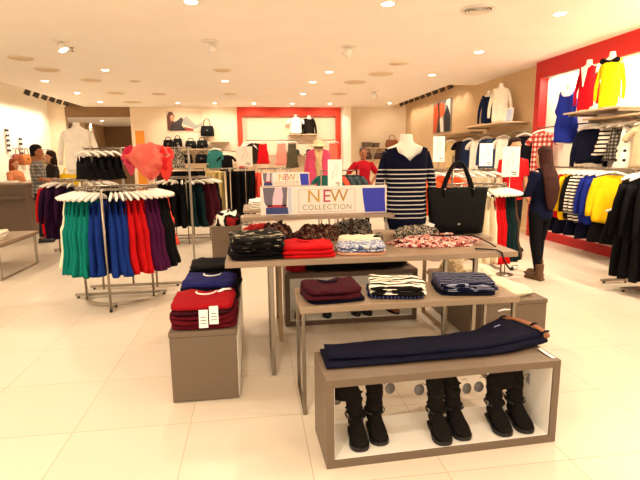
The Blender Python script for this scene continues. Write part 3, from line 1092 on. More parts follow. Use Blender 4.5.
scarf('knitted_hat', 'beige patterned knitted hat behind the low table, left of the cream knit', 'hat', printed('beige_knit', ['b49c78', 'd4bc94', '8a7454', 'c8ae86'], 30, 'noise', (1, 1, 3)), (1.93, 4.45, .39), .24, .22, .15, 2.6, rough=.12)
scarf('cream_scarf', 'cream scarf lying behind the cream knit sweater', 'scarf', CREAM, (2.2, 4.4, .39), .3, .36, .08, 2.1)
scarf('clothes_heap', 'red and black clothes heaped on the small far plinth', 'clothes', printed('red_black_heap', ['a81c1c', '1a1210', 'f0e4d4', '1a1210', '8a1818'], 2.6, 'noise'), (-.43, 7.66, .52), .44, .5, .2, 4.1)
scarf('dark_scarf', 'black clothes laid on top of the dark framed shoe box', 'clothes', BLACK, (.95, 4.43, .5), 1.0, .22, .09, 6.6, freq=6.)
scarf('red_scarf', 'red scarf on the left end of the dark framed shoe box', 'scarf', cloth('a81c20'), (.38, 4.44, .5), .2, .22, .1, 9.6)

# ---------------------------------------------------------------- navy trousers with a belt on the boot box
def along(path, ww, hh, zz, n=26, seg=22, seed=0., z0=0.):
    m = MB()
    rg = []
    P = [Vector(p) for p in path]
    def at(t):
        q = t * (len(P) - 1)
        i = min(int(q), len(P) - 2)
        return P[i].lerp(P[i + 1], q - i)
    for j in range(n + 1):
        t = j / n
        p = at(t)
        d = (at(min(1, t + .05)) - at(max(0, t - .05))).normalized()
        s = Vector((-d.y, d.x, 0))
        w, h = wid(ww, t), wid(hh, t)
        r = []
        for k in range(seg):
            a = 2 * pi * k / seg
            u, v = math.cos(a), math.sin(a)
            u = math.copysign(abs(u) ** .6, u)
            v = math.copysign(abs(v) ** .8, v)
            nz = noise.noise(Vector((p.x * 9 + seed, u * 2.5, v)))
            zv = (v + 1) / 2 * h * (1 + .22 * nz * (1 if v > 0 else 0)) + z0
            r.append(p + s * (u * w * (1 + .04 * nz)) + Vector((0, 0, zv)))
        rg.append(r)
    m.rings(rg, True, True)
    return m
r = root('folded_trousers', 'long navy trousers with a brown belt lying along the top of the boot box', 'trousers', (0, 0, .475))
NVT = cloth('0a0b20')
m = along([(.34, 2.405, 0), (.7, 2.41, 0), (1.1, 2.42, 0), (1.35, 2.45, 0), (1.57, 2.55, 0)], [(0, .125), (.4, .125), (.7, .135), (1, .165)], [(0, .022), (.6, .034), (1, .055)], None, seed=1.)
m.build('under_leg', NVT, r)
m = along([(.36, 2.44, 0), (.7, 2.43, 0), (1.1, 2.44, 0), (1.35, 2.48, 0), (1.56, 2.57, 0)], [(0, .10), (.4, .11), (.7, .12), (1, .16)], [(0, .022), (.6, .036), (1, .06)], None, seed=5., z0=.022)
m.build('upper_leg', NVT, r)
d = Vector((.22, .1, 0)).normalized(); s = Vector((-d.y, d.x, 0))
b = MB()
c0 = Vector((1.56, 2.56, .05))
rg = []
for k in range(33):
    a = 2 * pi * k / 32
    e = s * math.cos(a) + Vector((0, 0, .27 * math.sin(a)))
    o_ = c0 + d * .0
    rg.append([o_ + e * .166 + d * -.012, o_ + e * .172 + d * -.012, o_ + e * .172 + d * .03, o_ + e * .166 + d * .03])
b.rings(rg, False, False, True)
b.build('belt', M_BROWNLEATHER, r)
b = MB()
for k in (3, 9, 12):
    a = 2 * pi * k / 28
    q = c0 + d * .012 + s * (.17 * math.cos(a)) + Vector((0, 0, .048 * math.sin(a)))
    b.tube([q - d * .03, q + Vector((0, 0, .006)), q + d * .03], .006, 6)
b.build('belt_loop', NVT, r)
b = MB(); b.tube([(1.552, 2.352, 0.485), (1.554, 2.289, 0.482), (1.561, 2.227, 0.479)], .012, 6, flat=.15)
b.build('white_label', M_TAG, r, loc=(0, 0, -.475))
b = MB(); b.tube([c0 + s * .14 + d * -.03 + Vector((0, 0, .075)), c0 + s * .12 + Vector((0, 0, .085)), c0 + s * .11 + d * .04 + Vector((0, 0, .08))], .01, 6, flat=.4)
b.build('white_tape', M_TAG, r)
b = MB(); b.box(-.03, -.002, 0, .03, .002, .004)
o = b.build('label_patch', plain('pale_stitch', '8088b0', .7), r, loc=(1.36, 2.47, .107)); o.rotation_euler = (0, 0, .5)

# ---------------------------------------------------------------- boots
def boot(toe, yaw, fold, label, lean=(0, 0), tagside=1, hgt=.36):
    """ankle boot, toe towards local -y; the slouchy shaft stands up or flops over"""
    loc = (toe[0] + math.sin(yaw) * .127, toe[1] + math.cos(yaw) * .127, .0445)
    r = root('ankle_boot', label, 'boot', loc, -yaw, 'black suede boots in the display box')
    m = MB()
    sec = [(.108, .022, .05), (.095, .034, .10), (.05, .037, .125), (0, .036, .11), (-.04, .041, .085), (-.085, .045, .066), (-.125, .041, .054), (-.15, .028, .044), (-.162, .012, .034)]
    rg = []
    for y, w, top in sec:
        rr_ = []
        for k in range(16):
            a = 2 * pi * k / 16
            u, v = math.cos(a), math.sin(a)
            rr_.append((w * math.copysign(abs(u) ** .8, u), y, .02 + (top - .02) * (v + 1) / 2))
        rg.append(rr_)
    m.rings(rg)
    lx, ly = lean
    if fold:
        fx, fy = fold
        pts = [(0, .062, .06), (0, .06, .11), (lx * .3, .06 + ly * .3, .16), (lx * .6, .062 + ly * .6, .21), (lx, .062 + ly, .24), (lx + fx * .3, .062 + ly + fy * .3, .272), (lx + fx * .8, .062 + ly + fy * .8, .258), (lx + fx * 1.1, .062 + ly + fy * 1.1, .205)]
        rad = [.042, .041, .042, .044, .046, .045, .05, .053]
    else:
        pts = [(0, .062, .06), (0, .06, .11), (lx * .2, .06, .16), (lx * .5 + .004, .064, .21), (lx * .8 - .003, .06, .26), (lx, .064, hgt - .06), (lx + .002, .062, hgt - .02)]
        rad = [.042, .041, .043, .045, .047, .046, .048]
    m.tube(pts, rad, 14, flat=.9)
    for z in (.15, .19, .235):
        m.tube([(lx * .4 + .043 * math.cos(a), .062 + ly * .4 + .041 * math.sin(a), z + .008 * math.sin(2 * a + z * 40)) for a in [2 * pi * k / 16 for k in range(16)]], .006, 6, closed=True)
    m.build('upper', M_SUEDE, r, remesh=.0055, smooth_it=2)
    b = MB()
    out = [(y, w + .005) for y, w, _ in sec]
    pts = [(w, y) for y, w in out] + [(-w, y) for y, w in out[::-1]]
    b.rings([[(x, y, 0.004 if y < .03 else .012) for x, y in pts], [(x, y, .024) for x, y in pts]], True, True, False)
    b.build('sole', M_SOLE, r)
    b = MB(); b.rings([[(x * .032 , .075 + y * .032, z) for x, y in [(math.cos(2 * pi * k / 14), math.sin(2 * pi * k / 14)) for k in range(14)]] for z in (0.0, .022)], True, True, True)
    b.build('heel', M_SOLE, r)
    b = MB()
    b.tube([(.0455 * math.cos(a), .058 + .047 * math.sin(a), .112 + .010 * math.sin(a)) for a in [2 * pi * k / 24 for k in range(24)]], .012, 8, closed=True, flat=.35)
    st = b.build('strap', M_STRAP, r)
    b = MB(); b.tube([(.044 * tagside, .03, .098), (.05 * tagside, .05, .098), (.05 * tagside, .05, .124), (.044 * tagside, .03, .124)], .0025, 6, closed=True)
    b.build('buckle', M_STEEL, st)
    b = MB(); b.cyl(0, 0, -.0012, .0012, .03, 24)
    o = b.build('round_tag', M_GREYTAG, r, loc=(.085 * tagside + lx * .6, .06 + ly * .5, .225 if not fold else .2))
    o.rotation_euler = (R(80), R(15) * tagside, R(20))
    b = MB(); b.tube([(.05 * tagside + lx * .5, .06 + ly * .4, .25), (.07 * tagside + lx * .55, .06, .26), (.083 * tagside + lx * .6, .06 + ly * .5, .25)], .0015, 5)
    b.build('tag_string', M_BLACKLEATHER, r)
    r.scale = (1.06, .82, 1.03)
    return r
boot((0.505, 2.211, 0.045), R(3), (-.06, .01), 'black suede boot at the far left of the display box, its shaft flopped left', (-.022, .0), -1)
boot((0.621, 2.246, 0.045), R(2), None, 'upright black suede boot in the left pair, right beside the flopped one', (.0, 0), 1, .335)
boot((0.953, 2.195, 0.045), R(5), None, 'upright black suede boot in the middle pair of the display box', (-.012, 0), -1, .345)
boot((1.076, 2.221, 0.045), R(2), (-.045, .06), 'black suede boot in the middle pair with its shaft bent back', (-.02, .01), 1)
boot((1.310, 2.222, 0.045), R(6), (.06, -.02), 'black suede boot in the right pair with its top folded over', (-.006, .0), -1)
boot((1.443, 2.231, 0.045), R(5), None, 'upright black suede boot at the far right of the display box', (-.01, 0), 1, .355)
# small shoes in the rear box and on the floor
def low_shoe(x, y, z, yaw, label, mt, group):
    r = root('low_shoe', label, 'shoe', (x, y, z), yaw, group)
    m = MB()
    rg = []
    for yy, w, top in [(.12, .02, .05), (.1, .032, .075), (.04, .034, .065), (-.02, .038, .06), (-.08, .042, .05), (-.12, .034, .04), (-.14, .014, .03)]:
        rg.append([(w * math.cos(2 * pi * k / 14), yy, .012 + (top - .012) * (math.sin(2 * pi * k / 14) + 1) / 2) for k in range(14)])
    m.rings(rg)
    m.build('upper', mt, r)
    b = MB(); b.rings([[(w * c_, y_, z_) for c_, w, y_ in [(1, .03, .12), (1, .04, -.02), (1, .045, -.08), (1, .014, -.145), (-1, .014, -.145), (-1, .045, -.08), (-1, .04, -.02), (-1, .03, .12)]] for z_ in (0, .014)], True, True, False)
    b.build('sole', M_SOLE, r)
for k, (x, lb, mt) in enumerate(((.4, 'brown low shoe, first from the left in the dark framed box', M_BROWNLEATHER), (.66, 'black low shoe, second from the left in the dark framed box', M_STRAP), (.94, 'black low shoe, third from the left in the dark framed box', M_STRAP), (1.04, 'black low shoe, fourth from the left in the dark framed box', M_STRAP), (1.3, 'brown low shoe at the right end of the dark framed box', M_BROWNLEATHER))):
    low_shoe(x, 4.43, .0495, R(-10 + 7 * k), lb, mt, 'low shoes in the dark framed box')
for k, (x, y, lb) in enumerate(((1.78, 4.95, 'black shoe on the floor behind the tall tables, nearer the left'), (1.95, 4.98, 'black shoe on the floor behind the tall tables, nearer the right'))):
    low_shoe(x, y, 0.0, R(50), lb, M_STRAP, 'black shoes on the floor behind the tables')

# ---------------------------------------------------------------- torso mannequins
def torso_body(m, bottom=-.84):
    """white bust, neck top at z = 0, cut off flat at the bottom"""
    secs = [q for q in [(-.84, .17, .115), (-.74, .185, .125), (-.6, .165, .11), (-.48, .14, .095), (-.36, .155, .105), (-.26, .165, .115, 0, -.01), (-.16, .185, .09), (-.115, .165, .07), (-.09, .10, .06), (-.07, .062, .056, 0, .0), (-.03, .055, .053), (0, .054, .052)] if q[0] > bottom + .03]
    m.sections([(bottom, secs[0][1], secs[0][2])] + secs, 28, .9)
    for sx in (-1, 1):
        m.ball((sx * .165, 0, -.185), .045, .045, .05, 12, 8)
def torso(label, loc, rotz, kind, mat, stand, L=None, worn=.14, wide=1.05, group=None, floor_pole=None, body=M_BODY, scoop=None):
    """a headless white bust wearing one garment; loc is where it stands, stand the height of the hips over it"""
    r = root('torso_mannequin', label, 'mannequin', loc, rotz, group)
    bot = -.84 if not kind or stand else -(L or .7) - .10
    b = MB(); torso_body(b, bot)
    z = stand - bot
    o = b.build('bust', body, r, loc=(0, 0, z), remesh=.012, smooth_it=3)
    if worn < .14:
        o.scale = (.8, .76, 1)
    if kind:
        g = garment_mb(kind, len(label) % 7 + .5, L, wide, worn=worn, scoop=scoop)
        nm = dict(tank='sleeveless_top', tee='top', sweater='sweater', coat='jacket', dress='dress')[kind]
        o = g.build(nm, mat, r, loc=(0, 0, z + .0))
    if stand > 0:
        b = MB(); b.cyl(0, 0, .012, stand + .02, .012, 12)
        b.build('pole', M_CHROME, r)
        b = MB(); b.lathe([(0, 0), (min(.14, .06 + stand * .1), 0), (min(.14, .06 + stand * .1), .008), (.02, .014), (0, .014)], seg=28)
        b.build('base', M_CHROME, r)
    return r, z
STRIPED_TOP = striped('navy_breton', '0b0d24', 'cfc8c0', 'Z', .038, .24, solid_above=-.285, solid_below=-.745)
r, z = torso('white bust in a navy sweater with thin white stripes on the tall table', (1.345, 4.16, .85), R(-4), 'sweater', STRIPED_TOP, .05, .74, wide=.98, scoop=(.115, .10))
b = MB()
for k in range(13):
    a = pi * (k + .5) / 13
    b.ball((.075 * math.cos(a), -.098 - .02 * math.sin(a), z * 0 - .125 - .075 * math.sin(a)), .008, .008, .008, 8, 5)
o = b.build('bead_necklace', M_CARD, r, loc=(0, 0, z))
b = MB(); b.box(-.03, -.001, -.07, .03, .001, .0)
o = b.build('price_tag', M_TAG, r, loc=(.2, -.16, .12)); o.rotation_euler = (0, R(20), 0)

# ---------------------------------------------------------------- the tote bag on its stand
r = root('tote_bag', 'large black leather tote bag standing right of the striped mannequin', 'bag', (1.79, 4.06, .862), R(-3))
b = MB()
b.sections([(0, .225, .05), (.01, .235, .062), (.1, .245, .066), (.25, .258, .05), (.36, .272, .03), (.405, .278, .022), (.41, .272, .014)], 36, .45)
b.build('bag_body', M_BLACKLEATHER, r)
for y in (-.03, .03):
    b = MB()
    b.tube([(-.13, y, .33), (-.13, y * 1.1, .40), (-.105, y, .48), (-.065, y * .6, .575), (-.035, y * .4, .62), (0, y * .35, .632), (.035, y * .4, .62), (.065, y * .6, .575), (.105, y, .48), (.13, y * 1.1, .40), (.13, y, .33)], .013, 8, flat=.6)
    b.build('handle', M_BLACKLEATHER, r)
b = MB()
for sx in (-1, 1):
    b.cyl(sx * .13, -.045, .395, .405, .012, 10)
b.build('handle_ring', M_CHROME, r)
b = MB(); b.box(-.012, -.0685, .085, .012, -.066, .1)
b.build('metal_badge', M_CHROME, r)
b = MB(); b.box(-.02, -.001, -.06, .02, .001, 0); b.build('price_tag', M_TAG, r, loc=(-.2, -.07, .02))
r = root('bag_stand', 'chrome stand post behind the black tote, rising between its handles', 'stand', (1.80, 4.2, .85))
b = MB(); b.box(-.09, -.05, 0, .09, .05, .008); b.build('base', M_CHROME, r)
b = MB(); b.cyl(0, 0, .008, .7, .011, 12); b.build('post', M_CHROME, r)

# ---------------------------------------------------------------- clothes racks on the floor
def round_rack(label, cx, cy, zr, Rr, rotz=0., posts=(-62, 0, 62, 130, 180, -130), front_post=False):
    r = root('round_clothes_rack', label, 'clothes rack', (cx, cy, 0), rotz)
    ring = [(Rr * math.sin(2 * pi * k / 48), -Rr * math.cos(2 * pi * k / 48)) for k in range(48)]
    b = MB(); b.tube([(x, y, zr) for x, y in ring], .0125, 8, closed=True)
    b.build('hanging_rail', M_CHROME, r)
    for a in posts:
        a = R(a)
        x, y = Rr * math.sin(a), -Rr * math.cos(a)
        if a == 0 and front_post:
            y = -Rr - .17
            b = MB(); b.tube([(0, -Rr, zr), (0, y, zr)], .011, 8); b.build('rail_arm', M_STEEL, r)
            b = MB(); b.tube([(0, -Rr + .02, .035), (0, y, .035)], .014, 8); b.build('base_arm', M_STEEL, r)
            b = MB(); b.cyl(0, y, 0, .03, .016, 10); b.build('foot', M_SOLE, r)
        b = MB(); b.cyl(x, y, .03, zr + (.01 if a == 0 and front_post else -.01), .013, 12)
        b.build('post', M_STEEL, r)
    b = MB()
    b.tube([(Rr * math.sin(R(a)), -Rr * math.cos(R(a)), .035) for a in range(-90, 91, 9)], .017, 8, flat=.8)
    b.build('base_arc', M_STEEL, r)
    b = MB(); b.box(-Rr - .15, .02, .022, Rr + .05, .055, .05); b.build('base_bar', M_STEEL, r)
    b = MB(); b.box(-Rr - .1, .42 * Rr / .42 - .02, .022, Rr + .16, .42 * Rr / .42 + .015, .05); b.build('base_bar', M_STEEL, r)
    for x, y in ((0, -Rr), (-Rr - .12, .037), (Rr + .02, .037), (-Rr - .06, Rr), (Rr + .12, Rr)):
        b = MB(); b.cyl(x, y, 0, .03, .016, 10)
        b.build('foot', M_SOLE, r)
    return r
def on_ring(cx, cy, zr, Rr, specs, a0, a1, twist, tmpl, group, L=None, way='left to right', angles=None, **kw):
    """specs: (kind, material, colour word); garments hang evenly round the front of the ring"""
    nm = ['%s|%s' % (w, k) for k, _, w in specs]
    lbs = label_row(specs, tmpl, way)
    for i, (k, mt, w) in enumerate(specs):
        a = a0 + (a1 - a0) * i / (len(specs) - 1)
        a = R(angles[i] if angles else a)
        hang(k, mt, (cx + Rr * math.sin(a), cy - Rr * math.cos(a), zr + .008), a - pi / 2 + R(twist if a < .3 else twist), lbs[i], group, var=i % 5, L=L, **kw)
WORD = dict(tank='sleeveless top', tee='short-sleeved top', sweater='long-sleeved top', coat='coat', dress='dress', skirt='skirt', trousers='trousers')
WORDS = dict(tank='sleeveless tops', tee='short-sleeved tops', sweater='long-sleeved tops', coat='coats', dress='dresses', skirt='skirts', trousers='trousers')
def label_row(specs, place, way):
    keys = [(k, w) for k, _, w in specs]
    out, seen = [], {}
    for k, w in keys:
        c = keys.count((k, w))
        seen[(k, w)] = seen.get((k, w), 0) + 1
        if c == 1:
            out.append('%s %s %s' % (w, WORD[k], place))
        else:
            pl = WORDS[k]
            out.append('%s of %s %s %s %s, %s' % (ORD[seen[(k, w)] - 1], NUM[c] if c < 13 else 'many', w, pl, place, way))
    return out
round_rack('chrome round rack at left with teal, blue, red and purple sleeveless tops', -1.49, 5.56, 1.245, .40, front_post=True)
on_ring(-1.49, 5.56, 1.245, .40, [('tank', GREYC, 'pale grey'), ('tank', CREAM, 'cream')] + [('tank', TEAL, 'teal')] * 6 + [('tank', BLUE, 'royal blue')] * 5 + [('tank', RED, 'red')] * 3 + [('tank', PURPLE, 'purple')] * 3 + [('tank', BLACK, 'black')] * 4, -78, 94, 6, 'on the front round rack', 'tops on the front round rack', L=.80, angles=[-84, -76, -57, -50, -43, -36, -29, -22, -15, -9, 7, 13, 19, 26, 33, 40, 47, 54, 61, 68, 76, 84, 92])
on_ring(-1.5, 5.56, 1.245, .42, [('tank', CORAL, 'coral'), ('tank', cloth('2c2c8c'), 'dark blue')], 112, 124, 0, 'on the rear of the front round rack', 'tops on the front round rack', L=.62)
round_rack('chrome round rack far left with red, plum and navy tops', -2.86, 8.6, 1.22, .42)
on_ring(-2.86, 8.6, 1.22, .42, [('sweater', RED, 'red')] * 2 + [('sweater', DPURP, 'dark plum')] * 3 + [('sweater', NAVY, 'navy')] * 3 + [('sweater', BLACK, 'black')] * 3, -84, 80, 6, 'on the far left round rack', 'tops on the far left round rack', L=.85)
round_rack('chrome round rack of dark clothes behind the front round rack', -1.2, 9.35, 1.2, .42)
on_ring(-1.2, 9.35, 1.2, .42, [('tank', cloth('7c1420'), 'dark red')] + [('tank', BLACK, 'black')] * 5 + [('tank', DTEAL, 'dark green')] * 2 + [('tank', MAROON, 'maroon')] * 2 + [('tank', BLACK, 'jet black')] * 2, -100, 100, 20, 'on the dark rack behind', 'dark tops on the round rack behind', L=.8)
round_rack('chrome round rack right of the tote bag with cream, red, green and brown clothes', 2.69, 5.62, 1.19, .36)
on_ring(2.69, 5.62, 1.19, .36, [('tank', CREAM, 'cream')] * 5 + [('tank', RED, 'red')] * 3 + [('tank', DTEAL, 'dark green')] * 4 + [('tank', BROWN, 'brown')] * 2 + [('tank', BLACK, 'black')] * 2, -85, 80, 5, 'on the rack beside the tote', 'clothes on the rack beside the tote', L=.8, angles=[-60, -40, -18, -8, 1, 7, 12, 17, 23, 29, 35, 41, 48, 55, 64, 76])
round_rack('chrome round rack of long black clothes cut by the right edge', 4.68, 4.74, 1.36, .42)
on_ring(4.68, 4.74, 1.36, .42, [('coat', BLACK, 'long black')] * 7 + [('dress', cloth('14161c'), 'long charcoal')] * 4, -112, 30, 24, 'on the right edge rack', 'long black clothes on the right edge rack', L=1.12)

def bar_rack(label, x0, y0, x1, y1, z, posts=(0., 1.), rail_m=M_CHROME):
    r = root('straight_clothes_rack', label, 'clothes rack', (x0, y0, 0))
    v = Vector((x1 - x0, y1 - y0, 0))
    b = MB(); b.tube([(0, 0, z), v + Vector((0, 0, z))], .0125, 8)
    b.build('hanging_rail', rail_m, r)
    pdir = Vector((-v.y, v.x, 0)).normalized()
    for t in posts:
        p = v * t
        b = MB(); b.box(p.x - .014, p.y - .014, .03, p.x + .014, p.y + .014, z + .012)
        b.build('post', M_STEEL, r)
        b = MB(); b.tube([p - pdir * .25 + Vector((0, 0, .016)), p + pdir * .25 + Vector((0, 0, .016))], .016, 8)
        b.build('foot', M_STEEL, r)
    return r
def on_bar(x0, y0, x1, y1, z, specs, turn, place, group, L=None, way='left to right', **kw):
    lbs = label_row(specs, place, way)
    d = math.atan2(y1 - y0, x1 - x0)
    for i, (k, mt, w) in enumerate(specs):
        t = (i + .5) / len(specs)
        hang(k, mt, (x0 + (x1 - x0) * t, y0 + (y1 - y0) * t, z + .008), d - pi / 2 + R(turn), lbs[i], group, var=i % 5, L=L, **kw)

# ---------------------------------------------------------------- more racks behind
bar_rack('straight chrome rack of black cropped tops behind the front round rack', -2.35, 7.3, -.85, 7.1, 1.70, (.06, .34, .97))
on_bar(-2.42, 7.3, -1.9, 7.24, 1.70, [('tank', BLACK, 'black cropped')] * 5, 55, 'on the left bar rack', 'black cropped tops on the bar rack', L=.36, wide=1.1)
def gathered(label, mt, loc, w, h, seed):
    """a soft bunch of ruffled cloth, wide at the rail and gathered to a point below"""
    m = MB()
    rg = []
    for j in range(19):
        v = j / 18
        q = wid([(0, .08), (.2, .42), (.55, .86), (.8, 1.0), (.93, .8), (1, .35)], v)
        r = []
        for k in range(44):
            t = 2 * pi * k / 44
            x, y = math.cos(t), math.sin(t)
            f = 1 + .16 * math.sin(7 * t + seed + 3 * v) * v + .22 * noise.noise(Vector((x * 2.2 + seed, y * 2.2, v * 3.5)))
            zz = v * h + (.05 * math.sin(5 * t + seed) * (v > .8)) - .03 * abs(x)
            r.append((w / 2 * x * q * f, w * .3 * y * q * f, zz))
        rg.append(r)
    m.rings(rg)
    tag(m.build('ruffled_scarf', mt, None, loc=loc), label, 'scarf', 'ruffled scarves on the bar rack')
gathered('coral pink ruffled scarf bunched on the bar rack behind the front round rack', printed('coral_ruffle', ['e4685a', 'e87466', 'e06054', 'ea7e70'], 3, 'noise'), (-1.43, 7.1, 1.28), .56, .46, 1.3)
gathered('bright red ruffled scarf right of the coral one on the bar rack', printed('red_ruffle', ['d02428', 'e0443c', 'b8181e'], 4, 'noise'), (-1.22, 7.1, 1.26), .3, .44, 4.2)
gathered('pink and red scarf left of the coral one on the bar rack', printed('pinkred_ruffle', ['c42c48', 'd8506c', '902038'], 4, 'noise'), (-1.71, 7.18, 1.34), .22, .37, 7.7)
scarf('dark_scarf', 'dark grey patterned scarf right of the ruffled scarves on the bar rack', 'scarf', GREYPRINT, (-1.05, 7.12, 1.42), .18, .2, .26, 4.9, 0, .4, 4.5)
r, z = torso('white bust in a white top high above the far left rack', (-2.86, 8.6, 0), R(8), 'sweater', WHITEC, 1.31, .72, wide=1.1)
bar_rack('straight rack of orange tops behind the black tote bag', 2.05, 6.35, 3.35, 6.3, 1.36, (.02, .98))
on_bar(2.0, 6.36, 2.75, 6.33, 1.36, [('tee', ORANGE, 'orange')] * 4, 50, 'on the bar rack behind the tote', 'orange tops on the bar rack', L=.55)
on_bar(2.8, 6.33, 3.35, 6.3, 1.36, [('tank', CREAM, 'cream')] * 4, 35, 'on the bar rack behind the tote', 'cream tops on the bar rack', L=.6)
# middle of the shop, farther back
round_rack('round rack with beige and black trousers before the red framed bay', -.55, 11.9, 1.3, .42)
on_ring(-.55, 11.9, 1.3, .42, [('trousers', cloth('d0b878'), 'beige')] * 3 + [('trousers', BLACK, 'black')] * 5, -70, 84, 12, 'on the rack before the red bay', 'trousers before the red bay', L=1.05, hanger=False)
round_rack('round rack with red and coral tops before the red framed bay', .55, 12.2, 1.28, .42)
on_ring(.55, 12.2, 1.28, .42, [('sweater', CORAL, 'coral')] * 3 + [('sweater', RED, 'red')] * 2 + [('tank', WHITEC, 'white')] * 3, -80, 80, 40, 'on the rack left of the sunhat', 'tops before the red bay', hanger=False)
bar_rack('straight rack of dark trousers before the bag shelves', -2.35, 12.3, -1.2, 12.2, 1.3)
on_bar(-2.35, 12.3, -1.2, 12.2, 1.3, [('trousers', cloth('541c1c'), 'maroon')] * 3 + [('trousers', BLACK, 'black')] * 6, 40, 'before the bag shelves', 'trousers before the bag shelves', L=.9, hanger=False)
bar_rack('straight rack with grey green tops behind the large sign, left of the red shirt', 1.35, 9.6, 2.1, 9.55, 1.28)
on_bar(1.35, 9.6, 2.1, 9.55, 1.28, [('tee', TEALJ, 'grey green')] * 2 + [('tee', CORAL, 'coral')] + [('tee', cloth('3c4a4c'), 'slate')] * 3, 45, 'left of the red shirt', 'tops left of the red shirted person', hanger=False)
# mannequin with sun hat, cardigan and scarf
r, z = torso('bust in a pink cardigan with beige scarf and sun hat before the red bay', (1.38, 10.2, 0), R(-6), 'coat', PINK, .98, .8)
b = MB(); b.lathe([(.2, .085), (.19, .078), (.1, .105), (.098, .16), (.07, .2), (0, .21), (0, .2), (.085, .15), (.09, .1)], seg=28)
b.build('sun_hat', plain('straw', 'd8bc8c', .8), r, loc=(0, 0, z - .13))
b = MB(); b.tube([(.06, -.06, -.06), (.03, -.16, -.2), (-.01, -.165, -.4), (.02, -.165, -.6), (0, -.165, -.78)], [.05, .06, .07, .07, .075], 10, flat=.3)
b.tube([(-.06, -.06, -.06), (-.02, -.17, -.2), (.02, -.17, -.45)], [.05, .06, .06], 10, flat=.3)
b.build('scarf', plain('beige_scarf', 'd8b888', .9), r, loc=(0, 0, z))


# ---------------------------------------------------------------- price cards on stands
def price_card(label, loc, w, h, rotz=0., stand=True, group='printed price cards'):
    r = root('price_card', label, 'card', loc, rotz, None)
    b = MB(); b.box(-w / 2, -.003, 0, w / 2, .003, h)
    b.build('card', M_CARD, r)
    b = MB()   # faint line drawing of a figure and price lines
    b.tube([(-.1 * w, -.004, .85 * h), (.1 * w, -.004, .9 * h), (.05 * w, -.004, .7 * h), (-.12 * w, -.004, .55 * h), (-.2 * w, -.004, .3 * h)], .003 * h / .3, 5)
    b.tube([(.15 * w, -.004, .8 * h), (.22 * w, -.004, .6 * h), (.05 * w, -.004, .4 * h)], .003 * h / .3, 5)
    b.build('line_drawing', plain('pale_pink_ink', 'd8b0a8', .7), r)
    b = MB()
    b.box(.05 * w, -.0042, .12 * h, .36 * w, -.003, .17 * h)
    b.box(.15 * w, -.0042, .05 * h, .36 * w, -.003, .09 * h)
    b.build('price_lines', M_INK, r)
    if stand:
        b = MB(); b.cyl(0, .008, -loc[2], .01, .007, 8)
        b.build('post', M_CHROME, r)
        b = MB(); b.lathe([(0, 0), (.11, 0), (.11, .008), (0, .012)], 0, .008, 20)
        b.build('base', M_CHROME, r, loc=(0, 0, -loc[2]))
price_card('white price card hiding the face of the man in the red polo shirt', (3.23, 5.75, 1.28), .21, .375, R(-15))
price_card('white price card before the blue denim jackets, left of the red polo man', (3.603, 7.160, 1.386), .2, .345, R(-12))
price_card('white price card right of the striped mannequin’s shoulder', (2.686, 6.787, 1.462), .165, .365, R(-10))
price_card('white price card left of the person in the red shirt, behind the large sign', (1.431, 8.419, 1.025), .25, .48, R(-3))
price_card('pale price card left of the red tops by the red framed bay', (-0.174, 11.259, 1.366), .35, .44, 0)

# ---------------------------------------------------------------- right wall
def wall_rail(label, x, y0, y1, z, n, wallx=5.4, depth=True):
    r = root('wall_rail', label, 'rail', (wallx, y0, 0))
    b = MB(); b.tube([(x - wallx, 0, z), (x - wallx, y1 - y0, z)], .0125, 8)
    b.build('rail', M_CHROME, r)
    for k in range(n):
        y = (y1 - y0) * (k + .5) / n
        b = MB(); b.box(x - wallx, y - .01, z - .012, -.002, y + .01, z + .012)
        b.build('bracket', M_STEEL, r)
    return r
def wall_shelf(label, x0, y0, y1, z, m=None, wallx=5.4):
    r = root('wall_shelf', label, 'shelf', (wallx, y0, z))
    b = MB(); b.box(x0 - wallx, 0, -.025, -.002, y1 - y0, 0)
    b.build('shelf_board', m or plain('pale_shelf', 'cbb08a', .4), r, bevel=.002)
    for y in (.08, y1 - y0 - .1):
        b = MB(); b.box(x0 - wallx + .04, y, -.06, -.002, y + .02, -.025)
        b.build('bracket', M_STEEL, r)
wall_rail('chrome wall rail at right carrying yellow, blue and striped sweaters', 5.02, 5.2, 7.75, 1.345, 3)
specs = [('sweater', BLACK, 'black'), ('sweater', BLACK, 'black'), ('sweater', BLACK, 'black'), ('sweater', cloth('300c18'), 'dark maroon'), ('sweater', YELLOW, 'yellow'), ('sweater', ROYAL, 'royal blue'), ('sweater', ROYAL, 'royal blue'),
         ('sweater', striped('bw_stripes_side', '16141c', 'eee4d4', 'Z', .05, .5), 'black and white striped'), ('sweater', striped('bw_stripes_side', '16141c', 'eee4d4', 'Z', .05, .5), 'black and white striped'), ('sweater', BLACK, 'jet black'), ('sweater', YELLOW, 'golden'), ('sweater', RED, 'red')]
lbs = label_row(specs, 'on the right wall rail', 'nearest first')
for i, (k, mt, w) in enumerate(specs):
    y = [5.3, 5.42, 5.54, 5.68, 6.2, 6.38, 6.5, 6.62, 6.74, 6.86, 6.98, 7.12][i]
    if w in ('yellow', 'golden'):
        lbs[i] = ('bright yellow sweater facing out on the right wall rail' if w == 'yellow' else 'yellow sweater between the red and the black one on the right wall rail')
    hang(k, mt, (5.02, y, 1.353), R(-32 if w == 'yellow' else -14), lbs[i], 'sweaters on the right wall rail', var=i % 5, L=.74 if w != 'yellow' else .70)
wall_rail('lower chrome wall rail at right carrying dark trousers', 5.06, 5.6, 7.5, .86, 2)
specs = [('skirt', BLACK, 'black')] * 3 + [('skirt', NAVY, 'navy')] * 4
lbs = label_row(specs, 'on the lower right wall rail', 'nearest first')
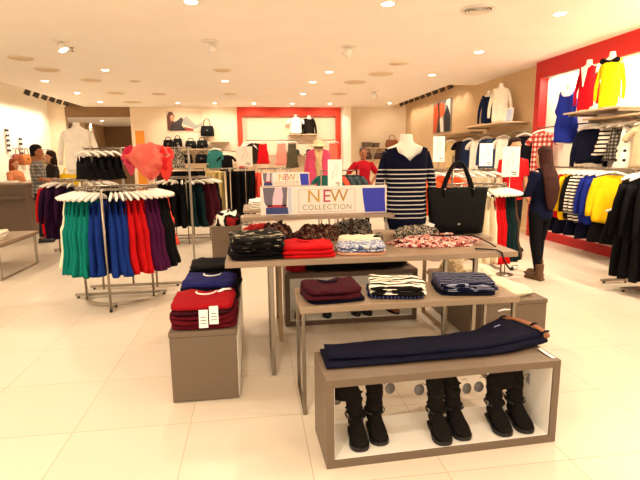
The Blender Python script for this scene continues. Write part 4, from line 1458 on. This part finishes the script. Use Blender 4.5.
for i, (k, mt, w) in enumerate(specs):
    hang(k, mt, (5.06, 5.75 + .27 * i, .868), R(-14), lbs[i], 'skirts on the lower right wall rail', var=i % 5, L=.5)
# clothes shown flat against the wall, facing out
wall_rail('upper chrome wall rail at right with clothes hung face out', 5.2, 5.6, 8.4, 2.03, 3)
DOTS = dotted('white_black_dots', 'f4ecdc', '15120f', .13, .17)
CHECK = checked('red_check', 'f2e2d4', 'cc5c50', '982020', .09)
BWS = striped('bw_wide_stripes', '1c1820', 'ead8c4', 'Z', .062, .55)
LACE = checked('black_lace', '12100f', '3a342e', '8a8074', .05)
for k, mt, px, lb, L in (
    ('sweater', NAVY, (5.200, 6.958, 1.950), 'navy long-sleeved top hung face out below the red jacket', .55),
    ('tank', BWS, (5.200, 6.555, 1.955), 'black and cream striped top hung face out beside the navy one', .42),
    ('tank', LACE, (5.200, 6.323, 1.968), 'black open-knit top hung face out between the stripes and the dots', .5),
    ('tank', DOTS, (5.200, 6.109, 2.007), 'white top with black dots hung face out at the right edge', .62),
    ('tee', cloth('c8b08c'), (5.200, 5.809, 2.035), 'tan top hung face out past the dotted one', .6),
    ('tee', CHECK, (5.200, 8.206, 2.146), 'red and white checked shirt hung face out left of the blue dress', .7)):
    hang(k, mt, (5.2, px[1], 2.038), R(-66), lb, 'tops hung face out on the right wall', var=2, L=L)
wall_shelf('wall shelf at right carrying the red jacket and yellow top busts', 4.88, 6.0, 7.2, 2.19)
wall_shelf('short wall shelf at right below the yellow top', 5.0, 5.75, 6.9, 2.08)
r, z = torso('bust in a yellow top with a black bow high on the right wall', (5.1, 6.5, 2.19), R(-58), 'sweater', cloth('f2d010'), 0.0, .72, wide=.76, worn=.115)
r.scale = (.92, .92, .96)
b = MB()
b.limb([(.02, 0, 0), (.1, .01, .015)], [.02, .045], 10); b.limb([(-.02, 0, 0), (-.1, .01, .015)], [.02, .045], 10); b.ball((0, -.005, 0), .02, .022, .022, 8, 6)
b.build('black_bow', BLACK, r, loc=(0, -.1, z - .15))
r, z = torso('bust in a red jacket high on the right wall, left of the yellow top', (5.1, 6.98, 2.19), R(-62), 'sweater', cloth('b81020'), 0.0, .70, wide=.7, worn=.115)
r.scale = (.92, .92, .96)
b = MB(); b.add([(-.05, -.158, -.12), (.05, -.158, -.12), (.0, -.168, -.42), (-.05, -.14, -.12), (.05, -.14, -.12), (0, -.15, -.42)], [(0, 1, 2), (5, 4, 3), (0, 2, 5, 3), (1, 4, 5, 2), (0, 3, 4, 1)])
b.build('white_blouse_front', WHITEC, r, loc=(0, 0, z))
r, z = torso('bust in a sleeveless blue dress hanging on the right wall', (5.14, 7.48, 1.72), R(-48), 'dress', cloth('1c2a86'), 0.0, .86, wide=1.0, worn=.13)
b = MB(); b.box(-.02, .1, -.3, .02, .16, -.26); b.build('wall_bracket', M_STEEL, r, loc=(0, 0, z))
# farther along the right wall
wall_shelf('wall shelf at right rear carrying a navy and a cream jacket', 4.85, 9.0, 10.75, 2.2)
wall_shelf('wall shelf at right rear below the colourful poster', 5.05, 10.9, 13.2, 2.12)
torso('bust in a navy jacket on the right rear shelf', (5.1, 10.12, 2.2), R(-40), 'sweater', cloth('16203c'), 0.0, .62, wide=.78, worn=.115)
torso('bust in a cream jacket on the right rear shelf, beside the navy one', (5.1, 9.62, 2.2), R(-40), 'sweater', cloth('f0e6d0'), 0.0, .70, wide=.84, worn=.115)
r = root('display_card', 'pale blue and white display card leaning on the right rear shelf', 'card', (5.15, 9.5, 2.2), R(-70))
b = MB(); b.box(-.18, 0, 0, .18, .01, .3); o = b.build('card', M_CARD, r); o.rotation_euler = (R(-8), 0, 0)
b = MB(); b.box(-.16, -.002, .02, .16, 0, .28); o2 = b.build('printed_face', plain('pale_blue_print', 'c4d0ec', .6), r); o2.rotation_euler = (R(-8), 0, 0)
r = root('wall_poster', 'poster of orange, black and white shapes on the right rear wall', 'poster', (5.395, 12.78, 2.2))
b = MB(); b.box(-.02, 0, 0, 0, 1.32, .9); b.build('board', M_INK, r)
def patch(name, pts, hexc, parent):
    n = len(pts)
    v = [(-.024, y, z_) for y, z_ in pts] + [(-.02, y, z_) for y, z_ in pts]
    b = MB(); b.add(v, [tuple(range(n)), tuple(range(n, 2 * n))[::-1]] + [(i, (i + 1) % n, (i + 1) % n + n, i + n) for i in range(n)])
    b.build(name, plain('print_' + hexc, hexc, .6), parent)
patch('printed_orange', [(1.3, .02), (1.3, .75), (1.0, .88), (.9, .5), (1.05, .05)], 'c84a1c', r)
patch('printed_orange', [(.8, .4), (.85, .85), (.5, .8), (.45, .5)], 'd85a24', r)
patch('printed_black', [(1.0, .85), (.9, .5), (1.02, .02), (.75, .02), (.8, .4), (.85, .85)], '1a1614', r)
patch('printed_white', [(.72, .02), (.8, .38), (.62, .48), (.5, .02)], 'e8dccc', r)
patch('printed_dark_figure', [(.45, .02), (.5, .5), (.25, .72), (.05, .4), (.05, .02)], '181a28', r)
patch('printed_white', [(.25, .72), (.4, .75), (.35, .88), (.1, .88), (.08, .5)], 'eadfd0', r)
wall_rail('long chrome wall rail at right rear with clothes hung face out', 5.2, 8.75, 13.2, 2.0, 4)
for i, (k, mt, y, lb, L) in enumerate((
    ('tee', BEIGE, 12.3, 'pale gold top hung face out on the right rear wall', .72),
    ('tee', cloth('1c1820'), 11.7, 'dark top behind the pale gold one on the right rear wall', .75),
    ('sweater', cloth('1c2848'), 11.25, 'navy jacket hung face out on the right rear wall', .72),
    ('tee', WHITEC, 10.85, 'white top beside the navy jacket on the right rear wall', .85),
    ('sweater', DENIM, 10.35, 'blue denim jacket hung face out on the right rear wall, farther', .7),
    ('sweater', cloth('384a68'), 10.0, 'blue denim jacket hung face out on the right rear wall, nearer', .7),
    ('tee', WHITEC, 9.6, 'white top right of the denim jackets on the right rear wall', .8),
    ('coat', cloth('141420'), 9.05, 'dark navy coat hung face out beside the red wall frame', .78),
    ('coat', cloth('101018'), 8.8, 'black coat hung face out right beside the red wall frame', .8))):
    hang(k, mt, (5.2, y, 2.008), R(-75), lb, 'clothes hung face out on the right rear wall', var=i % 5, L=L, hanger=i % 2 == 0)
wall_rail('lower long chrome wall rail at right rear', 5.1, 8.75, 13.2, 1.12, 4)
specs = [('tank', CREAM, 'cream')] * 5 + [('tank', WHITEC, 'white')] * 4 + [('tank', CORAL, 'coral')] * 4
lbs = label_row(specs, 'on the lower right rear rail', 'nearest first')
for i, (k, mt, w) in enumerate(specs):
    hang(k, mt, (5.1, 9.0 + .32 * i, 1.128), R(-18), lbs[i], 'tops on the lower right rear rail', var=i % 5, L=.66)

# ---------------------------------------------------------------- back wall
def back_shelf(label, x0, x1, z, d=.35, y=16.8):
    r = root('wall_shelf', label, 'shelf', (x0, y, z))
    b = MB(); b.box(0, -d, -.03, x1 - x0, -.002, 0)
    b.build('shelf_board', plain('pale_shelf', 'cbb08a', .4), r, bevel=.002)
    for x in (.06, x1 - x0 - .08):
        b = MB(); b.box(x, -d + .05, -.07, x + .02, -.002, -.03); b.build('bracket', M_STEEL, r)
def handbag(label, loc, w, h, mt, rotz=0., group=None, hh=.16):
    r = root('handbag', label, 'bag', loc, rotz, group)
    b = MB(); b.sections([(0, w * .46, .05), (.015, w * .5, .06), (h * .5, w * .5, .055), (h * .92, w * .44, .03), (h, w * .4, .015)], 24, .5)
    b.build('bag_body', mt, r)
    b = MB(); b.tube([(-w * .25, -.02, h * .9), (-w * .22, -.02, h + hh * .6), (-w * .1, -.02, h + hh), (w * .1, -.02, h + hh), (w * .22, -.02, h + hh * .6), (w * .25, -.02, h * .9)], .012, 6)
    b.build('handle', mt, r)
    b = MB(); b.box(-.03, -.064, h * .5, .03, -.05, h * .6); b.build('clasp', M_CHROME, r)
    return r
back_shelf('upper bag shelf on the back wall, below the poster of the lying woman', -2.95, -1.45, 1.86)
back_shelf('lower bag shelf on the back wall, below the poster of the lying woman', -2.35, -1.45, 1.38)
for i, (x, w, h, lb) in enumerate(((-2.72, .34, .3, 'leftmost black handbag on the upper bag shelf'), (-2.42, .3, .34, 'second black handbag from the left on the upper bag shelf'), (-2.0, .36, .26, 'third black handbag on the upper bag shelf'), (-1.63, .36, .28, 'rightmost black handbag on the upper bag shelf'))):
    handbag(lb, (x, 16.62, 1.86), w, h, M_BLACKLEATHER, 0, 'black handbags on the upper bag shelf', .09)
for i, (x, w, lb) in enumerate(((-2.15, .36, 'left dark handbag on the lower bag shelf'), (-1.68, .4, 'right dark handbag on the lower bag shelf'))):
    handbag(lb, (x, 16.62, 1.38), w, .3, M_BLACKLEATHER, 0, 'dark handbags on the lower bag shelf', .08)
back_shelf('short shelf on the back wall under the hanging black tote', -1.4, -.75, 2.1, .25)
handbag('black tote with upright handles high on the back wall', (-1.45, 16.65, 2.27), .44, .34, M_BLACKLEATHER, 0, None, .22)
b = MB(); b.box(-.03, 0, 0, .03, .14, .02)
tag(b.build('wall_peg', M_STEEL, None, loc=(-1.45, 16.66, 2.25)), 'steel wall peg under the black tote on the back wall', 'peg')
r = root('wall_poster', 'wide poster of a woman lying back in grey trousers on the back wall', 'poster', (-2.76, 16.79, 2.42))
b = MB(); b.box(0, -.02, 0, 1.16, 0, .67); b.build('board', plain('poster_beige', 'd8c0a4', .6), r)
def patch2(name, pts, hexc, parent, y=-.024):
    n = len(pts)
    v = [(x, y, z_) for x, z_ in pts] + [(x, -.02, z_) for x, z_ in pts]
    b = MB(); b.add(v, [tuple(range(n)), tuple(range(n, 2 * n))[::-1]] + [(i, (i + 1) % n, (i + 1) % n + n, i + n) for i in range(n)])
    b.build(name, plain('print_' + hexc, hexc, .6), parent)
patch2('printed_hair', [(.02, .04), (.02, .5), (.08, .64), (.2, .64), (.27, .5), (.22, .3), (.12, .1)], '5c2c18', r)
patch2('printed_face', [(.14, .36), (.12, .5), (.2, .56), (.26, .46), (.24, .36)], 'c89070', r, -.026)
patch2('printed_dark_top', [(.06, .03), (.18, .3), (.34, .36), (.48, .48), (.54, .4), (.48, .22), (.6, .04)], '2c1c18', r, -.025)
patch2('printed_red_seat', [(.48, .04), (.56, .16), (.86, .1), (.84, .03)], '8a3020', r, -.025)
patch2('printed_trousers', [(.54, .44), (.66, .5), (.94, .22), (1.14, .3), (1.14, .2), (.92, .1), (.7, .18), (.52, .26)], '9a958c', r, -.026)
r = root('standing_panel', 'upright orange panel on the back wall beside the dark opening', 'panel', (-3.6, 16.6, 0))
b = MB(); b.box(-.14, -.02, .02, .14, .02, 2.45); b.build('board', plain('orange_panel', 'd8861c', .5), r, bevel=.004)
b = MB(); b.box(-.2, -.14, 0, .2, .14, .02); b.build('foot_plate', M_STEEL, r)
hang('sweater', TEALJ, (-1.214, 16.500, 1.915), R(0), 'teal jacket hung face out on the back wall, left of the red frame', None, L=.66, var=1)
hang('tee', BLACK, (-0.863, 16.500, 1.749), R(0), 'black top hung face out beside the teal jacket on the back wall', None, L=.55, var=2)
r = root('wall_rail', 'chrome rail on the back wall behind the teal jacket', 'rail', (-1.6, 16.8, 0))
b = MB(); b.tube([(0, -.3, (-1.214, 16.500, 1.915)[2] - .012), (1.1, -.3, (-0.863, 16.500, 1.749)[2] - .0)], .012, 8); b.build('rail', M_CHROME, r)
b = MB(); b.box(.1, -.3, 1.86, .12, -.002, 1.88); b.build('bracket', M_STEEL, r)
# red framed bay
back_shelf('shelf with a white and a dark bust in the red framed bay', 1.25, 2.25, 2.33, .35, 16.95)
torso('bust in a dark jacket on the shelf of the red framed bay', (1.95, 16.72, 2.33), 0, 'sweater', cloth('1c1712'), 0.0, .52, wide=.95)
torso('bust in a white top on the shelf of the red framed bay', (1.5, 16.72, 2.33), 0, 'tee', WHITEC, 0.0, .55, wide=.95)
for lb, z, x0, x1 in (('upper shoe shelf in the red framed bay', 1.62, 1.3, 2.3), ('lower shoe shelf in the red framed bay', 1.25, 1.3, 2.3)):
    back_shelf(lb, x0, x1, z, .35, 16.95)
for i, (x, z, lb) in enumerate(((1.5, 1.62, 'dark hat at the left of the upper shoe shelf'), (1.95, 1.62, 'dark hat at the right of the upper shoe shelf'))):
    b = MB(); b.lathe([(.2, 0), (.2, .02), (.12, .04), (.11, .16), (.06, .2), (0, .2)], seg=24)
    tag(b.build('brimmed_hat', M_STRAP, None, loc=(x, 16.72, z)), lb, 'hat')
r = root('wall_rail', 'chrome rail across the red framed bay', 'rail', (-.3, 16.95, 0))
b = MB(); b.tube([(.1, -.45, 2.12), (3.1, -.45, 2.12)], .012, 8); b.build('rail', M_CHROME, r)
for x in (.2, 1.6, 3.0):
    b = MB(); b.box(x - .01, -.45, 2.11, x + .01, -.002, 2.13); b.build('bracket', M_STEEL, r)
for i, (k, mt, x, L, lb) in enumerate((
    ('tee', cloth('f2ddd0'), -.12, .62, 'pale top at the left end of the red framed bay'),
    ('tee', cloth('2a2018'), .08, .7, 'dark narrow top in the red framed bay, left of the red one'),
    ('tank', RED, .36, .7, 'red top hung face out in the red framed bay'),
    ('tank', cloth('e08878'), .98, .75, 'pink top hung face out in the red framed bay, left of the olive one'),
    ('tank', OLIVE, 1.34, .85, 'olive sleeveless top hung face out in the red framed bay'),
    ('tank', cloth('e4705c'), 2.75, .8, 'coral top at the right end of the red framed bay'))):
    hang(k, mt, (x, 16.5, 2.128 if k else 0), R(10), lb, 'tops hung face out in the red framed bay', var=i % 5, L=L, wide=.95)
r = root('base_cabinet', 'low white cabinet under the red framed bay', 'cabinet', (0, 16.3, 0))
b = MB(); b.box(-.2, 0, .05, 2.8, .6, .8); b.build('body', M_WHITE, r, bevel=.004)
for x in (-.18, .82, 1.82):
    b = MB(); b.box(x, -.02, .08, x + .96, 0, .78); dd = b.build('drawer_front', M_WHITE, r, bevel=.003)
    b = MB(); b.box(x + .4, -.035, .6, x + .56, -.02, .62); b.build('handle', M_STEEL, dd)
b = MB(); b.box(-.16, .03, 0, 2.76, .57, .05); b.build('kick', M_DARKWOOD, r)
# shelves right of the column
for lb, z in (('upper shelf of brown boxes and bags right of the white column', 1.86), ('lower shelf of bags right of the white column', 1.45)):
    back_shelf(lb, 3.75, 5.1, z, .35)
for i, (x, w, h, lb) in enumerate(((3.95, .3, .18, 'dark brown box at the left of the upper shelf by the column'), (4.28, .2, .16, 'small dark brown box beside the larger one by the column'))):
    r = root('storage_box', lb, 'box', (x, 16.62, 1.86))
    b = MB(); b.box(-w / 2, -.1, 0, w / 2, .1, h * .75); b.build('body', M_DARKWOOD, r)
    b = MB(); b.box(-w / 2 - .008, -.108, h * .75, w / 2 + .008, .108, h); b.build('lid', M_DARKWOOD, r)
handbag('tan handbag on the upper shelf by the white column', (4.85, 16.62, 1.86), .46, .26, M_BROWNLEATHER, 0, None)
handbag('brown handbag at the left of the lower shelf by the white column', (3.98, 16.62, 1.45), .3, .24, plain('dark_brown_leather', '4a2412', .5, 0, .2, 40, .2), 0, 'brown handbags on the lower shelf by the column', .12)
handbag('brown handbag at the right of the lower shelf by the white column', (4.4, 16.62, 1.45), .34, .22, plain('dark_brown_leather', '4a2412', .5, 0, .2, 40, .2), 0, 'brown handbags on the lower shelf by the column', .12)
# black bags on the far plinth
for i, (dx, lb) in enumerate(((-.12, 'black bag on the far plinth, left'), (.1, 'black bag on the far plinth, right'))):
    handbag(lb, ((-1.603, 14.918, 0.000)[0] + dx, 14.9, .55), .3, .26, M_BLACKLEATHER, R(20), 'black bags on the far plinth', .12)
price_card('small white card on the far plinth with the black bags', ((-1.603, 14.918, 0.000)[0] + .0, 14.7, .55), .12, .18, 0, False)

# ---------------------------------------------------------------- cash desk and accessory wall at left
r = root('cash_desk', 'taupe cash desk at the left edge of the picture', 'counter', (-4.55, 10.4, 0))
b = MB(); b.box(-1.75, 0, .08, 0, .7, 1.06); b.build('body', M_TAUPE, r, bevel=.004)
b = MB(); b.box(-1.78, -.03, 1.06, .03, .73, 1.1); b.build('counter_top', M_TAUPE_TOP, r, bevel=.004)
b = MB(); b.box(-1.71, .04, 0, -.04, .66, .08); b.build('kick', M_DARKWOOD, r)
b = MB(); b.box(-.5, -.26, .80, 0.0, 0, .84); b.build('side_ledge', M_TAUPE, r, bevel=.003)
b = MB(); b.box(-.62, -.006, .66, -.5, 0, .7); b.build('green_light', plain('green_sign', '2ca030', .5), r)
for i, (x, lb) in enumerate(((-4.95, 'white folded papers on the cash desk, nearer the end'), (-5.35, 'white folded papers on the cash desk, farther from the end'))):
    b = MB(); b.box(-.11, -.15, 0, .11, .15, .03)
    tag(b.build('paper_pile', M_CARD, None, loc=(x, 10.75, 1.1), rotz=.2 + i), lb, 'papers')
def card_display(label, y, z0, n, hexc, w=.1):
    """a tall strip of small things pegged on the left wall"""
    r = root('accessory_strip', label, 'display strip', (-6.4, y, z0))
    b = MB(); b.box(.002, -w / 2, 0, .02, w / 2, n * .13); b.build('back_strip', M_CARD, r)
    for k in range(n):
        b = MB()
        for s in (-1, 1):
            b.ball((.045, s * .05, .06 + k * .13), .02, .045, .035, 10, 6)
        b.tube([(.045, -.02, .07 + k * .13), (.05, 0, .075 + k * .13), (.045, .02, .07 + k * .13)], .008, 5)
        b.build('sunglasses', plain('acc_' + hexc, hexc, .4), r)
card_display('strip of black sunglasses pegged on the left wall, nearer', 13.9, 1.75, 5, '1a1412')
card_display('strip of dark necklaces pegged on the left wall, farther', 14.6, 1.55, 5, '2c2420')
card_display('pale strip of trinkets pegged on the left wall near the edge', 12.6, 1.45, 5, '9a8050')
card_display('pale strip of trinkets pegged on the left wall, farther', 13.2, 1.45, 4, 'b09468')
r = root('wall_rail', 'peg rail of bags along the left wall', 'rail', (-6.4, 14.0, 0))
b = MB(); b.tube([(.1, 0, 1.86), (.1, 2.6, 1.86)], .012, 8); b.build('rail', M_STEEL, r)
for y in (.2, 1.3, 2.4):
    b = MB(); b.box(0.002, y - .01, 1.85, .1, y + .01, 1.87); b.build('bracket', M_STEEL, r)
for i, (y, hexc, w, lb) in enumerate(((14.2, '8a3c18', .36, 'brown bag on the left wall rail, nearest'), (14.7, 'b06a2c', .34, 'tan bag on the left wall rail'), (15.2, '6a3a20', .36, 'dark brown bag on the left wall rail'), (15.7, '8a6a44', .32, 'beige bag on the left wall rail'), (16.2, '4c4a3c', .34, 'grey green bag on the left wall rail'))):
    handbag(lb, (-6.3, y, 1.42), w, .3, plain('bagleather_' + hexc, hexc, .5, 0, .15, 30, .2), R(80), 'bags on the left wall rail', .15)
for i, (x, w, lb) in enumerate(((-6.05, .5, 'pale trinket case on the floor before the left wall, nearer'), (-6.0, .5, 'pale trinket case on the floor before the left wall, farther'))):
    r = root('display_case', lb, 'display case', (x, 12.4 + 1.5 * i, 0), 0, 'trinket cases before the left wall')
    b = MB(); b.box(-.2, -.6, 0, .3, .6, .95); b.build('body', M_WHITE, r, bevel=.004)
    b = MB(); b.box(-.22, -.62, .95, .32, .62, 1.0); b.build('top_board', M_TAUPE_TOP, r, bevel=.003)

# ---------------------------------------------------------------- people
def person(label, loc, rotz, h, shirt, trousers, hair, hair_m, skin, arms, shirt_name='shirt', sleeve='long', shoes=M_STRAP, gait=0., boots=False, female=False, head_turn=0., vox=.008, patch_mats=None):
    """standing person facing local -y; arms = ((elbow, wrist, finger direction) for left, right), local metres at 1.7 m tall"""
    r = root('person', label, 'person', loc, rotz)
    r.scale = (h / 1.7,) * 3
    sw = .165 if female else .19
    hipw = .095
    body = MB()
    # trunk and neck
    body.sections([(.80, .13, .095), (.88, .165 if female else .155, .115), (.96, .155, .11), (1.06, .125 if female else .14, .095), (1.18, .14 if female else .155, .105), (1.30, .15 if female else .175, .11), (1.38, sw, .085), (1.43, .11, .065), (1.455, .055, .055), (1.52, .05, .052, 0, -.005)], 24, .9)
    ht = Matrix.Translation((0, -.012, 1.6)) @ Matrix.Rotation(head_turn, 4, 'Z')
    # head: skull, jaw, nose, ears, brow
    body.sections([(-.125, .028, .03, 0, -.052), (-.105, .048, .055, 0, -.03), (-.06, .063, .078, 0, -.012), (0, .072, .09), (.05, .074, .095, 0, .004), (.09, .062, .08, 0, .008), (.115, .035, .048, 0, .01), (.122, .012, .016, 0, .01)], 22, 1.0, ht)
    body.limb([ht @ Vector((0, -.088, .0)), ht @ Vector((0, -.108, -.035))], [.009, .013], 8)
    body.limb([ht @ Vector((-.016, -.083, -.072)), ht @ Vector((.016, -.083, -.072))], [.008, .008], 8)
    for s in (-1, 1):
        body.ball(ht @ Vector((s * .074, .008, -.015)), .012, .02, .032, 10, 6)
        body.limb([ht @ Vector((s * .045, -.08, .022)), ht @ Vector((s * .018, -.09, .02))], [.009, .009], 8)
    legs = []
    for s in (-1, 1):
        g = gait * s
        hip, knee, ank = Vector((s * hipw, 0, .86)), Vector((s * (hipw + .005), -.02 + g * .5, .48)), Vector((s * (hipw + .01), .02 + g, .085))
        body.limb([hip, knee, ank], [.085, .058, .038], 14)
        body.limb([ank + Vector((0, .03, -.045)), ank + Vector((s * .02, -.14, -.055))], [.035, .03], 10)
        legs.append((hip, knee, ank))
    sh = []
    for s, (el, wr, fd) in zip((-1, 1), arms):
        shd = Vector((s * sw, 0, 1.375))
        el, wr, fd = Vector(el), Vector(wr), Vector(fd).normalized()
        body.limb([Vector((s * sw * .7, 0, 1.37)), shd, el, wr], [.05, .05, .037, .026], 12)
        side = fd.cross(Vector((0, 0, 1)))
        side = side.normalized() if side.length > .1 else Vector((0, 1, 0))
        nrm = side.cross(fd).normalized()
        palm = wr + fd * .055
        body.limb([wr + fd * .01, palm - side * .012, ], [.024, .028], 10)
        body.limb([wr + fd * .02 + side * .015, palm + side * .015], [.022, .022], 10)
        for q, (o_, ln) in enumerate(((-.028, .06), (-.009, .072), (.010, .068), (.028, .052))):
            a0 = palm + fd * .02 + side * o_
            a1 = a0 + fd * ln * .5 - nrm * .008
            a2 = a1 + fd * ln * .42 - nrm * .022
            body.limb([a0, a1, a2], [.0095, .009, .008], 7)
        t0 = wr + fd * .03 - side * .028 * 1
        body.limb([t0, t0 + fd * .03 - side * .028, t0 + fd * .06 - side * .03], [.012, .011, .009], 7)
        sh.append((shd, el, wr))
    bo = body.build('body', skin, r, remesh=vox, smooth_it=2)
    for s in (-1, 1):
        b = MB(); b.ball(ht @ Vector((s * .031, -.083, .006)), .0115, .008, .008, 10, 6)
        b.build('eye', plain('eye_dark', '1c120c', .3), r)
    # clothes
    c = MB()
    c.sections([(.80, .165, .125), (.86, .178 if female else .17, .128), (.96, .17, .124), (1.06, .142 if female else .158, .112), (1.18, .155 if female else .172, .12), (1.30, .165 if female else .19, .125), (1.385, sw + .012, .1), (1.43, .115, .078), (1.45, .07, .068)], 26, .9)
    for s, (shd, el, wr) in zip((-1, 1), sh):
        end = wr if sleeve == 'long' else shd.lerp(el, .85)
        pts = [Vector((s * sw * .6, 0, 1.365)), shd, el, wr] if sleeve == 'long' else [Vector((s * sw * .6, 0, 1.365)), shd, end]
        c.tube(pts, [.062, .066, .052, .042][:len(pts)] if sleeve == 'long' else [.062, .068, .064], 12)
    c.build(shirt_name, shirt, r, remesh=.011, smooth_it=2)
    c = MB()
    c.sections([(.76, .15, .11), (.84, .175 if female else .168, .125), (.93, .168, .12), (.965, .16, .115)], 24, .9)
    for hip, knee, ank in legs:
        c.tube([hip + Vector((0, 0, .02)), hip.lerp(knee, .5), knee, ank + Vector((0, 0, .02))], [.094, .082, .066, .05 if female else .06], 14)
    c.build('trousers', trousers, r, remesh=.011, smooth_it=2)
    for k, (hip, knee, ank) in enumerate(legs):
        c = MB()
        s = -1 if k == 0 else 1
        c.limb([ank + Vector((0, .03, -.035)), ank + Vector((s * .012, -.08, -.045)), ank + Vector((s * .02, -.145, -.05))], [.046, .042, .036], 12)
        if boots:
            c.tube([ank + Vector((0, .01, -.03)), ank + Vector((0, .012, .06)), ank + Vector((0, .01, .13))], [.052, .055, .06], 14)
        c.box(ank.x - .04, ank.y - .185, .002, ank.x + .045 , ank.y + .08, .03)
        c.build('ankle_boot' if boots else 'shoe', shoes, r, remesh=.009, smooth_it=2)
    # hair
    c = MB()
    if hair == 'long':
        c.sections([(-.02, .075, .06, 0, .04), (.03, .083, .095, 0, .016), (.08, .078, .095, 0, .016), (.115, .055, .065, 0, .014), (.132, .02, .03, 0, .012)], 20, 1.0, ht)
        c.sections([(-.68, .06, .02, 0, .155), (-.56, .12, .032, 0, .16), (-.4, .15, .042, 0, .155), (-.25, .145, .055, 0, .12), (-.1, .105, .075, 0, .05), (.04, .086, .085, 0, .025)], 22, 1.0, ht, fold=.1)
    elif hair == 'bob':
        c.sections([(-.2, .1, .06, 0, .05), (-.1, .105, .085, 0, .04), (-.02, .09, .08, 0, .035), (.05, .086, .098, 0, .012), (.1, .07, .085, 0, .012), (.13, .03, .04, 0, .012)], 20, 1.0, ht, fold=.12)
    elif hair == 'tied':
        c.sections([(-.06, .06, .045, 0, .055), (0, .078, .078, 0, .03), (.05, .08, .097, 0, .012), (.1, .066, .082, 0, .012), (.128, .025, .035, 0, .012)], 20, 1.0, ht)
        c.ball(ht @ Vector((0, .125, .03)), .045, .045, .045)
    else:
        c.sections([(-.07, .055, .04, 0, .06), (-.02, .077, .07, 0, .036), (.04, .081, .085, 0, .022), (.085, .078, .1, 0, .008), (.12, .06, .075, 0, .006), (.14, .025, .035, 0, .006)], 20, 1.0, ht, fold=.06)
    c.build('hair', hair_m, r, remesh=.009, smooth_it=1)
    return r
DOWN = (((-.23, .0, 1.12), (-.24, -.05, .87), (0, -.1, -1)), ((.23, .0, 1.12), (.24, -.05, .87), (0, -.1, -1)))
REACH = (((-.24, -.06, 1.13), (-.16, -.26, 1.08), (.2, -1, 0)), ((.23, -.04, 1.12), (.2, -.25, 1.1), (-.1, -1, 0)))
HIPS = (((-.34, .06, 1.16), (-.19, -.06, 1.0), (.6, -.4, -.5)), ((.34, .06, 1.16), (.19, -.06, 1.0), (-.6, -.4, -.5)))
NAVYW = cloth('0b0f28')
person('woman with long brown hair in a navy sweater, black leggings and brown ankle boots', (3.56, 5.56, 0), R(-158), 1.63, NAVYW, BLACK, 'long', M_HAIR_BROWN, M_SKIN, REACH, 'navy_sweater', 'long', plain('brown_boot', '5a3a20', .7), .08, True, True, vox=.0075)
person('man in a red polo shirt with his face hidden behind a white price card', (4.12, 7.25, 0), R(10), 1.79, cloth('c01a1c'), cloth('16161c'), 'short', M_HAIR_DARK, M_SKIN, DOWN, 'red_polo_shirt', 'short')
person('person in a dark red t-shirt with hands on hips behind the large sign', (2.345, 10.198, 1.373)[:2] + (0,), R(4), 1.72, cloth('a81422'), BLACK, 'tied', plain('reddish_hair', '3c1c10', .5), M_SKIN_DARK, HIPS, 'red_t_shirt', 'short', female=True)
PLAID = checked('grey_plaid', '9a948c', '6c6864', '4a4848', .06)
person('man with black hair in a grey plaid shirt beside the cash desk', (-4.0, 9.75, 0), R(105), 1.80, PLAID, cloth('20222c'), 'short', M_HAIR_BLACK, M_SKIN_DARK, REACH, 'plaid_shirt', 'short')
person('woman with auburn hair in an orange top standing behind the cash desk', (-5.2, 11.5, 0), R(75), 1.57, cloth('d88a5c'), BLACK, 'bob', M_HAIR_RED, M_SKIN, REACH, 'orange_top', 'short', female=True)
person('woman with dark hair facing the plaid-shirted man, half hidden behind him', (-4.28, 11.15, 0), R(-50), 1.72, cloth('2a2420'), BLACK, 'bob', M_HAIR_DARK, M_SKIN, REACH, 'dark_top', 'short', female=True)
handbag('yellow bag beside the plaid-shirted man', (-3.62, 10.2, .98), .36, .3, cloth('d8b020'), R(30), None, .12)
r = root('display_plinth', 'white plinth under the yellow bag, behind the far left rack', 'plinth', (-3.62, 10.2, 0))
b = MB(); b.box(-.2, -.2, .02, .2, .2, .96); b.build('body', M_WHITE, r, bevel=.004)
b = MB(); b.box(-.22, -.22, .96, .22, .22, .98); b.build('top_board', M_WHITE, r, bevel=.003)
